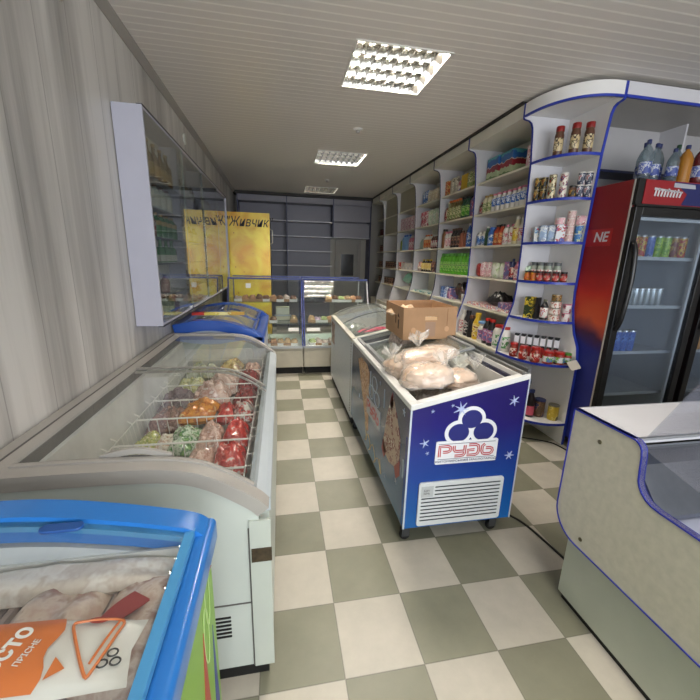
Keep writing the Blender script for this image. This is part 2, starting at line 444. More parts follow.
    for i, (a, c) in enumerate(((-.5, 1.3), (1.6, 3.6))):
        w = struct('window_%d' % (i+1), MB().box(a, c, -2.37, -2.33, .9, .95).box(a, c, -2.37, -2.33, 2.25, 2.3).box(a, a+.05, -2.37, -2.33, .95, 2.25).box(c-.05, c, -2.37, -2.33, .95, 2.25).box((a+c)/2-.025, (a+c)/2+.025, -2.37, -2.33, .95, 2.25), M_white)
        part('pane', MB().box(a+.05, c-.05, -2.352, -2.348, .95, 2.25), M_glass, w)
    # ceiling: ribbed PVC lining with square openings for the lamps
    m, nt, out = _new('ribbed_ceiling_lining'); N = nt.nodes; L = nt.links
    tc = N.new('ShaderNodeTexCoord'); sp = N.new('ShaderNodeSeparateXYZ'); L.new(tc.outputs['Object'], sp.inputs[0])
    fr = math_node(N, L, 'FRACT', math_node(N, L, 'DIVIDE', math_node(N, L, 'ADD', sp.outputs['Y'], 10), .0667))
    g = math_node(N, L, 'LESS_THAN', fr, .2)
    mx = N.new('ShaderNodeMix'); mx.data_type = 'RGBA'; mx.inputs['A'].default_value = hx('dbd5cf'); mx.inputs['B'].default_value = hx('e8e3dc'); L.new(g, mx.inputs['Factor'])
    b = N.new('ShaderNodeBsdfPrincipled'); b.inputs['Roughness'].default_value = .38; L.new(mx.outputs['Result'], b.inputs['Base Color'])
    bp = N.new('ShaderNodeBump'); bp.inputs['Strength'].default_value = .3; bp.inputs['Distance'].default_value = .003
    tri = math_node(N, L, 'MINIMUM', math_node(N, L, 'MULTIPLY', fr, 8), 1); L.new(tri, bp.inputs['Height']); L.new(bp.outputs[0], b.inputs['Normal'])
    L.new(b.outputs[0], out.inputs[0])
    c = MB(); hx0, hx1 = LAMPX-.3, LAMPX+.3
    c.box(WL, hx0, -2.4, 8.1, ZC, ZC+.02); c.box(hx1, 4.4, -2.4, 8.1, ZC, ZC+.02)
    ys = [-2.4]+[q for l in LAMPY for q in (l-.3, l+.3)]+[8.1]
    for i in range(0, len(ys), 2): c.box(hx0, hx1, ys[i], ys[i+1], ZC, ZC+.02)
    c.box(WL, 4.4, -2.4, 8.1, ZC+.1, ZC+.12)
    struct('ceiling', c, m)
    # cove moulding along the left wall
    struct('trim_1', MB().prism([(WL, ZC), (WL, ZC-.045), (WL+.008, ZC-.045), (WL+.035, ZC-.012), (WL+.038, ZC)], 1, -2.3, 8.08), mat('ceiling_moulding', '9d9891', .35))
    struct('gap_shade_right', MB().box(1.868, WR, 2.90, 7.69, ZC-.022, ZC), mat('painted_gap_shade', '2b2826', .6))  # dark bar painting the shade in the gap between wall shelving and ceiling
    struct('gap_shade_back', MB().box(WL, 1.95, 7.70, 8.0, ZC-.05, ZC), MATS['painted_gap_shade'])  # the same painted gap shade above the back shelving
LAMPX = .752; LAMPY = [-1.8, .44-.0, 2.70, 4.945, 7.19]
LAMPY = [-1.80, .45, 2.70, 4.945, 7.19]

def build_lamps():
    ref = mat('lamp_reflector', 'cccac4', .13, 1.0)
    for i, ly in enumerate(LAMPY):
        pos = {0: 'behind the camera near the shop front', 1: 'overhead just in front of the camera', 2: 'largest and nearest in view', 3: 'middle one between the nearest and farthest', 4: 'farthest and dimmest near back shelves'}[i]
        t = thing('ceiling_lamp', 'square louvred fluorescent ceiling lamp, '+pos, 'lamp', (LAMPX, ly, ZC), 0, 'recessed louvred ceiling lamps')
        fr = MB()
        for (a, b, c, d) in ((-.3, .3, -.3, -.288), (-.3, .3, .288, .3), (-.3, -.288, -.288, .288), (.288, .3, -.288, .288)):
            fr.box(a, b, c, d, -.006, .07)
        fr.box(-.3, .3, -.3, .3, .075, .08)
        part('housing', fr, mat('lamp_housing', 'dcdad4', .4), t)
        lv = MB()
        for k in range(5):   # long reflectors, one each side of every tube
            y = -.288+.576*k/4
            if k in (0, 4):
                s_ = 1 if k == 0 else -1
                lv.prism([(y, .004), (y+s_*.006, .004), (y+s_*.022, .07), (y, .07)], 0, -.288, .288)
            else: lv.prism([(y-.005, .004), (y+.005, .004), (y+.020, .056), (y-.020, .056)][::-1], 0, -.288, .288)
        part('reflector', lv, ref, t)
        bl = MB()
        for k in range(1, 8):
            x = -.288+.576*k/8
            for c in range(4):
                y0 = -.288+.576*c/4
                bl.prism([(x-.003, .004), (x+.002, .004), (x+.012, .050), (x-.012, .050)][::-1], 1, y0+.006, y0+.138)
        part('louvre', bl, ref, t)
        for c in range(4):
            y = -.288+.576*(c+.5)/4
            pw = {4: .04, 3: 1.6, 1: .45, 0: .45}.get(i, 1.0)
            tb = MB()
            tb.tube([(-.284, 0, 0), (.284, 0, 0)], .011, 10)
            part('fluorescent_tube', tb, emis('tube_light_%d' % (pw*100), 'fff5e6', 310*pw), t, True, loc=(0, y, .064))

build_setting()
build_lamps()

# ------------------------------------------------------------------ shelving along the right wall
PX = [(2.655, 1.880), (2.56, 1.880), (2.548, 1.886), (2.543, 1.905), (2.540, 1.93), (2.525, 1.953), (2.49, 1.968), (2.42, 1.976), (2.25, 1.992), (1.95, 2.003), (1.6, 2.012), (1.25, 2.016), (1.12, 2.006), (1.03, 1.983), (.93, 1.953), (.83, 1.925), (.75, 1.908), (.68, 1.90), (.0, 1.90)]
DY = [2.868, 3.735, 4.602, 5.469, 6.336, 7.203, 7.69]
SZ = [2.245, 1.94, 1.625, 1.315, 1.015, .69]
BAYN = ['nearest wall bay', 'second wall bay', 'third wall bay', 'fourth wall bay', 'fifth wall bay', 'last wall bay']
M_edge = mat('shelf_edge_cream', 'e2dcc8', .4)
def side_panel(parent, y, th=.018, near=False):
    poly = [(x, z) for z, x in PX]+[(WR-.002, 0), (WR-.002, 2.655)]
    part('side_panel', MB().prism(poly, 1, y, y+th), M_lav, parent)
    prof = [(x-.0015, z) for z, x in PX]
    st = MB(); st.strip(prof, 1, y, y+th, .004)
    part('edge_banding', st, M_blue if near else M_dkblue, parent)
def build_run():
    adj = ['nearest tall', 'second', 'third', 'fourth', 'fifth', 'farthest and darkest']
    for i in range(6):
        y0 = DY[i]+.018; y1 = DY[i+1] if i < 5 else 7.70
        lab = '%s wall shelving bay with %s' % (adj[i], ['household cleaners and white blue bottles', 'a full row of green bottles', 'pink packets and magazines', 'teal bag and pastel bottles', 'mostly empty dim shelves', 'a few dark items'][i])
        t = thing('shelving_unit', lab, 'shelving', (0, 0, 0), 0, 'wall shelving bays')
        if i < 5: side_panel(t, DY[i+1], near=(i < 1))
        part('back_panel', MB().box(WR-.012, WR-.002, y0, y1, .0, 2.655), M_cream, t)
        for k, z in enumerate(SZ):
            xf = {5: 1.905, 4: 1.99}.get(k, 2.008)
            s = part('shelf', MB().box(xf+.004, WR-.012, y0, y1, z-.018, z), M_cream, t)
            part('shelf_edge', MB().box(xf, xf+.004, y0, y1, z-.018, z), M_edge, s)
        part('fascia', MB().box(1.882, 1.898, y0, y1, 2.56, 2.655), M_cream, t)
        part('canopy', MB().box(1.898, WR-.012, y0, y1, 2.56, 2.572), M_cream, t)
        part('base_board', MB().box(1.915, 1.93, y0, y1, 0.0, .672), M_cream, t)
        if i in (3, 4):
            part('closing_panel', MB().box(2.03, 2.04, y0, y1, 2.245 if i == 3 else 1.94, 2.56), mat('closing_board', 'aaa48f', .5), t)
build_run()

# rounded end unit
CX, CY = 2.280, 2.868
def arc(a, b, n=20, ex=2.5):
    out = []
    for k in range(n+1):
        t = PI/2*k/n
        out.append((CX-a*max(0, math.cos(t))**(2/ex), CY-b*max(0, math.sin(t))**(2/ex)))
    return out
PYM = [(z, CX-x) for z, x in PX]   # depth of the same outline
def dep(z):
    for (z0, d0), (z1, d1) in zip(PYM, PYM[1:]):
        if z1 <= z <= z0: return d0+(d1-d0)*(z0-z)/(z0-z1 or 1)
    return PYM[-1][1]
def ydep(z):  # depth along y, a little larger than along x
    return dep(z)+.08+.03*(z < .9)
CSZ = [2.25, 1.95, 1.633, 1.325, 1.02, .69, .19]
def build_corner():
    t = thing('corner_shelving_unit', 'rounded end shelving unit with blue edges beside the red fridge', 'shelving')
    side_panel(t, 2.868, near=True)
    poly = [(CY-ydep(z), z) for z, x in PX]+[(2.866, 0), (2.866, 2.655)]
    part('side_panel', MB().prism(poly, 0, CX, CX+.018), M_white, t)
    pr = [(CY-ydep(z)-.0015, z) for z, x in PX]
    part('edge_banding', MB().strip(pr, 0, CX-.001, CX+.020, .004), M_blue, t)
    for z in CSZ:
        a = min(dep(z-.01), .38)-.004; b = ydep(z-.01)-.004
        ar = arc(a, b)
        s = part('shelf', MB().prism(ar+[(CX, CY)], 2, z-.018, z), M_white, t)
        part('shelf_edge', MB().strip(ar, 2, z-.019, z+.001, -.004), M_blue, s, 50)
    ar = arc(.40, .48, 24, 2.3)
    part('fascia', MB().strip(ar, 2, 2.575, 2.655, .012), M_white, t, 50)
    part('fascia_edge', MB().strip(ar, 2, 2.56, 2.575, .014), M_blue, t, 50)
    part('canopy', MB().prism(arc(.385, .465, 24, 2.3)+[(CX, CY)], 2, 2.575, 2.585), M_white, t)
    # canopy over the fridges
    c = thing('fridge_canopy', 'white blue-edged canopy over the red drinks fridges', 'canopy')
    part('fascia', MB().box(2.30, 4.29, 2.385, 2.40, 2.577, 2.655), M_lav, c)
    part('fascia_edge', MB().box(2.30, 4.29, 2.383, 2.402, 2.56, 2.577), M_blue, c)
    part('canopy_board', MB().box(2.30, 4.29, 2.40, 2.898, 2.56, 2.572), MATS['grey_back_board'] if 'grey_back_board' in MATS else M_grey, c)
    part('back_panel', MB().box(2.30, 4.29, 2.872, 2.888, 2.04, 2.56), mat('grey_back_board', 'b2b0b2', .5), c)
    part('side_panel', MB().box(3.16, 3.176, 2.66, 2.872, 2.188, 2.56), M_lav, c)
    part('shelf', MB().box(2.30, 4.29, 2.66, 2.872, 2.17, 2.188), M_dkblue, c)
build_corner()

# ------------------------------------------------------------------ products on the wall shelving
SH = ['top shelf', 'second shelf', 'third shelf', 'fourth shelf', 'fifth shelf', 'low deck']
ITEMZ = SZ
def row(bay, k, seq, y=None, xoff=0.0, tag_extra='', n_parts=True, where=None, zadd=0):
    """lay products left to right (far to near). seq: (key, name, spec, width, count, desc, cat)"""
    ph = where or ('%s, %s' % (SH[k], BAYN[bay]))
    z = SZ[k]+.0008+zadd
    xf = {5: 1.93, 4: 2.03}.get(k, 2.035)
    yy = (DY[bay+1]-.025) if y is None else y
    for key, name, spec, w, cnt, desc, cat in seq:
        if name is None: yy -= w; continue
        grp = None if cnt == 1 else ('%ss on %s' % (desc, ph.replace(', ', ' of ')))
        for j in range(cnt):
            lab = desc+(', %s from left' % ORD[j] if cnt > 1 else '')+', '+ph
            product(key, name, spec, (xf+w/2+xoff+random.uniform(-.004, .01), yy-w/2, z), -PI/2+random.uniform(-.08, .08), lab, cat, grp, flat=not n_parts).scale = (1, 1, 1.16 if bay in (1, 2) and k < 3 else 1)
            yy -= w
c_ = lambda n, h: mat('pk_'+n, h, .38)
RED, WHT, BLU, GRN, YEL, ORG, PNK, DRK, BRN, TEA, CRM, GOLD, NAVY, LBL = [c_(a, b) for a, b in (('red', 'b3281f'), ('white', 'dedad2'), ('blue', '3a68b8'), ('green', '4d8f33'), ('yellow', 'd8b32a'), ('orange', 'c96a2c'), ('pink', 'cf7f92'), ('dark', '1d1a1c'), ('brown', '5b3a28'), ('teal', '6fae9a'), ('cream', 'd8cfae'), ('gold', 'a98a4c'), ('navy', '26305e'), ('light_blue', '7fa4cf'))]
p_wb = printed('pr_white_blue', ['2f62b0', 'dfe3ea', '2f62b0', 'c9d8ea'], 30)
p_cg = printed('pr_cream_green', ['7f9150', 'd9d0a8', '5e7f3a', 'c9a64a'], 35)
p_rd = printed('pr_red', ['a3231c', 'e2d6c8', '6e1512', 'd09a5a'], 30)
p_pk = printed('pr_pink', ['d7a6ae', 'ece4e0', 'a84a58', 'e8d5d0'], 25)
p_gr = printed('pr_green', ['4f9a2b', 'a9cf6e', '2f6a20', 'dfe8c8'], 30)
p_or = printed('pr_orange', ['b9572a', 'e0b070', '6e3018', 'e8dcc8'], 28)
p_mix = printed('pr_mixed', ['cfc7b8', '9a4a4a', '4a6a9a', 'd0a640'], 30)
p_mix2 = printed('pr_mixed_dark', ['3a2c2c', '8a5a4a', 'b0a080', '27405e'], 30)
p_bk = printed('pr_black', ['1c1a1c', 'd8d4cc', '7a2a3a', '3a3438'], 30)
p_ye = printed('pr_yellow', ['cfae2e', 'e8dca0', '8a3020', '3a5a2a'], 25)
p_wh = printed('pr_white', ['e2ddd4', 'b8404a', 'd8d8dc', '6a80a8'], 28)
p_bl = printed('pr_blue', ['3d6fb5', 'dfe6ee', '22407e', 'c0504a'], 26)
p_lp = printed('pr_lilac', ['6a6a9a', 'b05a7a', 'd8d0dc', '3a3a6a'], 26)
p_pack = bands('pr_cleaning_pack', [(0, '62854a'), (.2, 'b7c79a'), (.36, '8e2330'), (.58, 'c7b9b0'), (.62, '2c62a4'), (.85, '4f9aa6')], 0, .23, .4, nscale=14, namt=.35)

def fill_shelves():
    B = S_bottle
    # nearest bay
    row(0, 0, [('bigpack', 'detergent_pack', S_box(.215, .14, .22, p_pack), .225, 2, 'blue green pack with red lettering', 'pack'), (None, None, None, .29, 0, '', ''),
               ('pinkbox', 'box', S_box(.06, .12, .15, p_pk), .065, 1, 'small pink box', 'box')])
    row(0, 1, [('smred', 'bottle', B(.12, .022, BRN, RED, p_rd), .055, 1, 'small brown bottle with red cap', 'bottle'),
               ('cg', 'bottle', B(.175, .035, CRM, GOLD, p_cg, shape='wide', neck=.5), .075, 2, 'cream bottle with green label', 'bottle'),
               ('wb', 'bottle', B(.17, .034, WHT, PNK, p_wb, neck=.6, lz=(.3, .72)), .074, 8, 'white bottle with blue label', 'bottle')])
    row(0, 2, [('bw', 'bottle', B(.145, .036, WHT, WHT, p_bl, shape='wide', neck=.5, lz=(.1, .7)), .078, 2, 'white capped bottle with blue label', 'bottle'),
               ('dg', 'bottle', B(.19, .026, mat('pk_dkgreen', '24452c', .3), WHT, None, neck=.6), .058, 1, 'dark green bottle with white cap', 'bottle'),
               ('blq', 'bottle', B(.175, .042, BLU, BLU, p_bl, shape='wide', neck=.6), .09, 1, 'broad blue bottle', 'bottle'),
               ('ror', 'bottle', B(.19, .038, mat('pk_redorange', 'b5401f', .35), DRK, p_or, neck=.45), .08, 2, 'orange red bottle with dark cap', 'bottle'),
               ('wpk', 'bottle', B(.18, .036, WHT, PNK, p_wh, shape='wide'), .076, 2, 'white bottle with pink cap', 'bottle'),
               ('tall', 'bottle', B(.235, .036, CRM, WHT, p_ye, neck=.5), .076, 1, 'tall cream bottle', 'bottle'),
               ('tw', 'bottle', B(.22, .036, WHT, WHT, p_wh, neck=.5), .076, 2, 'tall white bottle', 'bottle')])
    row(0, 3, [('rp', 'packet', S_sachet(.09, .14, .05, printed('pr_redgreen', ['8f2320', 'b8342c', '3c5c34', 'd8d4cc'], 16), seed=4), .10, 1, 'red and green packet', 'packet'),
               ('pp', 'packet', S_sachet(.10, .155, .055, p_pk, seed=5), .105, 2, 'pale pink packet', 'packet'),
               ('wg', 'packet', S_sachet(.11, .15, .055, printed('pr_whitegreen', ['e0e2d4', 'cdd8b8', '6f9a4a', 'f0eee4'], 14), seed=6), .115, 2, 'white and green packet', 'packet'),
               ('mv', 'box', S_box(.085, .06, .16, p_lp), .095, 1, 'mauve upright box', 'box'),
               ('nv', 'bottle', B(.185, .028, NAVY, NAVY, p_rd), .06, 1, 'navy bottle', 'bottle'),
               ('pkb', 'bottle', B(.165, .045, PNK, PNK, p_pk, shape='wide', neck=.6), .095, 1, 'pink bottle', 'bottle'),
               ('gwb', 'packet', S_sachet(.09, .13, .05, printed('pr_mint', ['c8dcc6', '8fb89a', 'e8ece0', 'c06a6a'], 14), seed=7), .095, 1, 'mint white packet', 'packet')])
    # fifth shelf: flat packets with a black bag and a card box on them
    z = SZ[4]+.001
    for j in range(5):
        product('flatpk', 'packet', S_box(.15, .2, .028, p_wh), (2.135, 3.66-.155*j, z), -PI/2+.1*math.sin(j*3), 'flat pale packet, %s from left, fifth shelf, nearest wall bay' % ORD[j], 'packet', 'flat packets on fifth shelf of nearest wall bay')
    single('carrier_bag', MB().pillow(.3, .17, .16, 11, .45, 14, .35), mat('black_polythene', '151214', .3), 'crumpled black bag on flat packets, fifth shelf, nearest wall bay', 'bag', smooth=True, loc=(2.16, 3.31, z+.058), rot=(0, 0, PI/2))
    product('brownbx', 'box', S_box(.08, .10, .15, mat('pk_kraft', '8a7a60', .6)), (2.17, 2.96, z), -PI/2, 'upright tan box, fifth shelf, nearest wall bay', 'box')
    product('lilbx', 'tray', S_box(.24, .14, .055, p_lp), (2.11, 2.99, z+.0) if False else (2.10, 3.02, z+.03), -PI/2, 'flat lilac box, fifth shelf, nearest wall bay', 'box')
    # low deck cleaners
    row(0, 5, [('blk1', 'bottle', B(.27, .045, DRK, DRK, p_bk, neck=.5), .095, 1, 'tall black bottle', 'bottle'),
               ('blk2', 'bottle', B(.23, .043, DRK, BRN, None, shape='wave', neck=.5), .09, 1, 'black bottle with brown top', 'bottle'),
               ('yel', 'bottle', B(.27, .048, YEL, YEL, p_ye, shape='wave', neck=.5), .10, 1, 'yellow bottle', 'bottle'),
               ('lbb', 'bottle', B(.20, .05, WHT, LBL, p_lp, neck=.8), .105, 1, 'lilac labelled bottle with light blue cap', 'bottle'),
               ('brc', 'bottle', B(.25, .042, DRK, RED, p_lp, neck=.5), .09, 2, 'black bottle with red cap', 'bottle'),
               ('wrc', 'bottle', B(.22, .05, WHT, RED, printed('pr_whgreen2', ['e4e4dc', '5a9a5a', 'e8e8e4', 'c03a30'], 16), shape='wide', neck=.6), .105, 2, 'white bottle with red cap', 'bottle')], y=3.62)
    row(0, 5, [('ltr', 'bottle', B(.26, .05, WHT, WHT, p_wh, shape='wave', neck=.4), .11, 1, 'white spray bottle', 'bottle')], y=3.725)
    # second bay
    row(1, 0, [('orp', 'packet', S_box(.075, .08, .085, p_or), .085, 1, 'orange red packet', 'packet'),
               ('crp', 'packet', S_sachet(.085, .17, .05, printed('pr_greycream', ['b8ae9c', 'd8d0bc', '6a5a4a', '8a3a34'], 18), seed=9), .088, 2, 'grey cream packet', 'packet'),
               ('smw', 'packet', S_sachet(.07, .12, .05, p_mix, seed=10), .075, 1, 'small mixed colour packet', 'packet'),
               ('yelb', 'box', S_box(.15, .08, .155, mat('pk_mustard', 'c9a71f', .45)), .16, 1, 'yellow box', 'box'),
               ('grp', 'packet', S_sachet(.09, .16, .05, p_cg, seed=12), .095, 3, 'green and brown packet', 'packet')])
    product('orp', 'packet', None, (2.075, DY[2]-.067, SZ[0]+.0868), -PI/2, 'orange red packet stacked on another, top shelf, second wall bay', 'packet')
    row(1, 1, [('rbs', 'packet', S_sachet(.07, .15, .05, p_rd, seed=13), .078, 1, 'dark red packet', 'packet'),
               ('wgb', 'bottle', B(.195, .034, mat('pk_sage', '9aa07a', .4), WHT, p_cg, neck=.8), .072, 1, 'sage bottle with white cap', 'bottle'),
               ('org', 'bottle', B(.20, .034, mat('pk_olive', '6f6238', .35), ORG, p_cg, neck=.9, lz=(.1, .66)), .071, 4, 'olive bottle with orange cap', 'bottle'),
               ('dgr', 'bottle', B(.20, .04, mat('pk_bottlegreen', '1f4a35', .35), DRK, p_gr, neck=.8), .085, 2, 'dark green bottle with black cap', 'bottle'),
               ('mvp', 'packet', S_sachet(.08, .18, .05, p_lp, seed=14), .085, 2, 'mauve packet', 'packet')])
    row(1, 2, [('brb', 'bottle', B(.2, .038, mat('pk_tan', '8a5a34', .4), DRK, None, neck=.6, shape='wide'), .08, 1, 'tan bottle with black cap', 'bottle'),
               ('wpb', 'bottle', B(.17, .04, WHT, PNK, p_pk, shape='wide', neck=.7), .085, 2, 'white and pink bottle', 'bottle'),
               ('dkb', 'bottle', B(.19, .036, DRK, BRN, p_mix2, neck=.6), .076, 3, 'dark bottle with brown cap', 'bottle'),
               ('orb', 'bottle', B(.16, .038, mat('pk_rust', '9a5a40', .4), BRN, None, shape='wide'), .082, 2, 'rust coloured bottle', 'bottle'),
               ('bls', 'bottle', B(.22, .03, BLU, WHT, p_bl), .065, 1, 'slim blue bottle', 'bottle')])
    row(1, 3, [('grb', 'bottle', B(.245, .039, mat('pk_brightgreen', '5aa52c', .25), GRN, p_gr, shape='wide', neck=.5, lz=(.15, .6)), .082, 10, 'bright green bottle', 'bottle')])
    for j in range(3):
        product('wbx', 'box', S_box(.17, .12, .045, p_wb), (2.12, 4.42-.01*j, SZ[4]+.001+.0458*j), -PI/2+.05*j, 'flat white and blue box, %s from bottom of stack, fifth shelf, second wall bay' % ORD[j], 'box', 'stacked flat boxes on fifth shelf of second wall bay')
    product('nvb', 'box', S_box(.10, .10, .12, p_lp), (2.11, 4.25, SZ[4]+.001), -PI/2, 'upright navy and white box, fifth shelf, second wall bay', 'box')
    single('posy', MB().pillow(.24, .15, .17, 21, .4, 14, .9), printed('pr_posy', ['2a2420', '5e2a28', '3a4428', '8a6a3a'], 14), 'dark bunch of artificial flowers, fifth shelf, second wall bay', 'flowers', smooth=True, loc=(2.16, 4.07, SZ[4]+.12), rot=(0, 0, PI/2))
    product('whj', 'jar', S_can(.09, .04, WHT, WHT), (2.06, 3.85, SZ[4]+.001), 0, 'plain white tub, fifth shelf, second wall bay', 'tub')
    # third bay
    row(2, 0, [('blp', 'packet', S_sachet(.1, .17, .06, p_bl, seed=15), .11, 2, 'blue packet', 'packet'),
               ('crk', 'packet', S_sachet(.1, .15, .06, printed('pr_creampink', ['cfc0a4', 'e0d8c4', 'b07a70', 'a89a80'], 16), seed=16), .11, 5, 'cream packet', 'packet')], n_parts=False)
    row(2, 1, [('pkt', 'packet', S_sachet(.11, .11, .07, printed('pr_pinkroll', ['c0606e', 'e8d8d4', 'a8404e', 'f0e8e4'], 12), seed=17), .12, 2, 'pink lower packet', 'packet'),
               ('wgt', 'packet', S_sachet(.13, .2, .07, printed('pr_mintroll', ['d8ddd0', 'b8cdb4', 'e8e8e0', '9ab49a'], 12), seed=18), .14, 4, 'pale mint packet', 'packet')], n_parts=False)
    for j in range(2):
        product('pkt', 'packet', None, (2.095, DY[3]-.025-.06-.12*j, SZ[1]+.113), -PI/2, 'pink upper packet, %s from left, second shelf, third wall bay' % ORD[j], 'packet', 'upper pink packets on second shelf of third wall bay')
    row(2, 2, [(None, None, None, .09, 0, '', ''), ('gyb', 'bottle', B(.14, .034, mat('pk_greygreen', '8a9a90', .4), WHT, None), .075, 2, 'grey green bottle', 'bottle'),
               ('orw', 'bottle', B(.17, .036, WHT, ORG, p_or, lz=(.1, .66)), .08, 3, 'white and orange bottle', 'bottle'),
               ('drw', 'bottle', B(.16, .036, BRN, WHT, p_wh), .08, 4, 'brown and white bottle', 'bottle')], n_parts=False)
    row(2, 3, [('wrp', 'packet', S_sachet(.09, .14, .05, p_wh, seed=19), .10, 2, 'white and red packet', 'packet'),
               ('dyb', 'bottle', B(.17, .038, DRK, YEL, printed('pr_yellowcream', ['d8c070', 'e8dca8', '3a3020', 'c0a040'], 12), lz=(.08, .7)), .085, 4, 'dark bottle with yellow label', 'bottle'),
               ('crb', 'packet', S_sachet(.08, .15, .05, p_mix2, seed=20), .09, 3, 'dark printed packet', 'packet')], n_parts=False)
    for j in range(4):
        product('mag', 'magazine', S_box(.15, .2, .02, printed('pr_teal', ['d8dcd4', '4f9aa0', 'e0e0d8', 'c0a8a0'], 12)), (2.12, 5.36-.17*j, SZ[4]+.001), -PI/2+.2*math.sin(j*2.2), 'flat teal and white pad, %s from left, fifth shelf, third wall bay' % ORD[j], 'pad', 'flat pads on fifth shelf of third wall bay')
    # fourth bay
    for lv in range(3):
        for j in range(5):
            product('tis', 'packet', S_box(.13, .1, .065, printed('pr_tissue', ['dcd2cc', 'b86a8a', 'e8e0dc', 'd8a0b0'], 14)), (2.09, 6.20-.145*j, SZ[1]+.001+.066*lv), -PI/2, 'pink white pack, %s from left, %s layer, second shelf, fourth bay' % (ORD[j], ['bottom', 'middle', 'top'][lv]), 'packet', 'stacked packs on second shelf of fourth wall bay')
    row(3, 2, [('lgb', 'bottle', B(.2, .05, mat('pk_lime', '9aa84a', .4), WHT, None, shape='wide'), .11, 1, 'lime bottle', 'bottle'),
               ('bvb', 'bottle', B(.25, .05, LBL, BLU, None, shape='wide'), .11, 3, 'pale blue bottle', 'bottle'),
               ('pvb', 'bottle', B(.22, .05, PNK, WHT, p_pk, shape='wide'), .11, 3, 'rose bottle', 'bottle')], n_parts=False)
    row(3, 3, [('rdj', 'box', S_box(.09, .09, .12, p_rd), .10, 1, 'red brown box', 'box'),
               ('pwb', 'box', S_box(.15, .1, .11, printed('pr_palebox', ['d0c8c0', 'b8b8c0', 'e0d8d0', 'a87a70'], 10)), .16, 4, 'pale box', 'box')], n_parts=False)
    single('folded_bag', MB().pillow(.46, .2, .18, 31, .25, 12, .7, M=Matrix.Rotation(.12, 4, 'Y')), mat('teal_polythene', '7fb5a2', .35, mott=.2), 'pale teal plastic bag on fifth shelf, fourth wall bay', 'bag', smooth=True, loc=(2.15, 5.86, SZ[4]+.155), rot=(0, 0, PI/2))
    # dim far bays
    for bay in (4, 5):
        for k in (2, 3, 4) if bay == 4 else (1, 2, 3, 4):
            if bay == 4 and k == 2: continue
            row(bay, k, [('dk%d' % k, 'jar', S_can(.13, .05, [p_mix2, mat('pk_dimred', '5a2020', .5), p_mix2][k % 3] if bay == 5 else p_mix2, DRK), .115, 5 if bay == 4 else 3, 'dim %s tin' % ('brown' if bay == 4 else 'reddish'), 'tin')], n_parts=False)
fill_shelves()

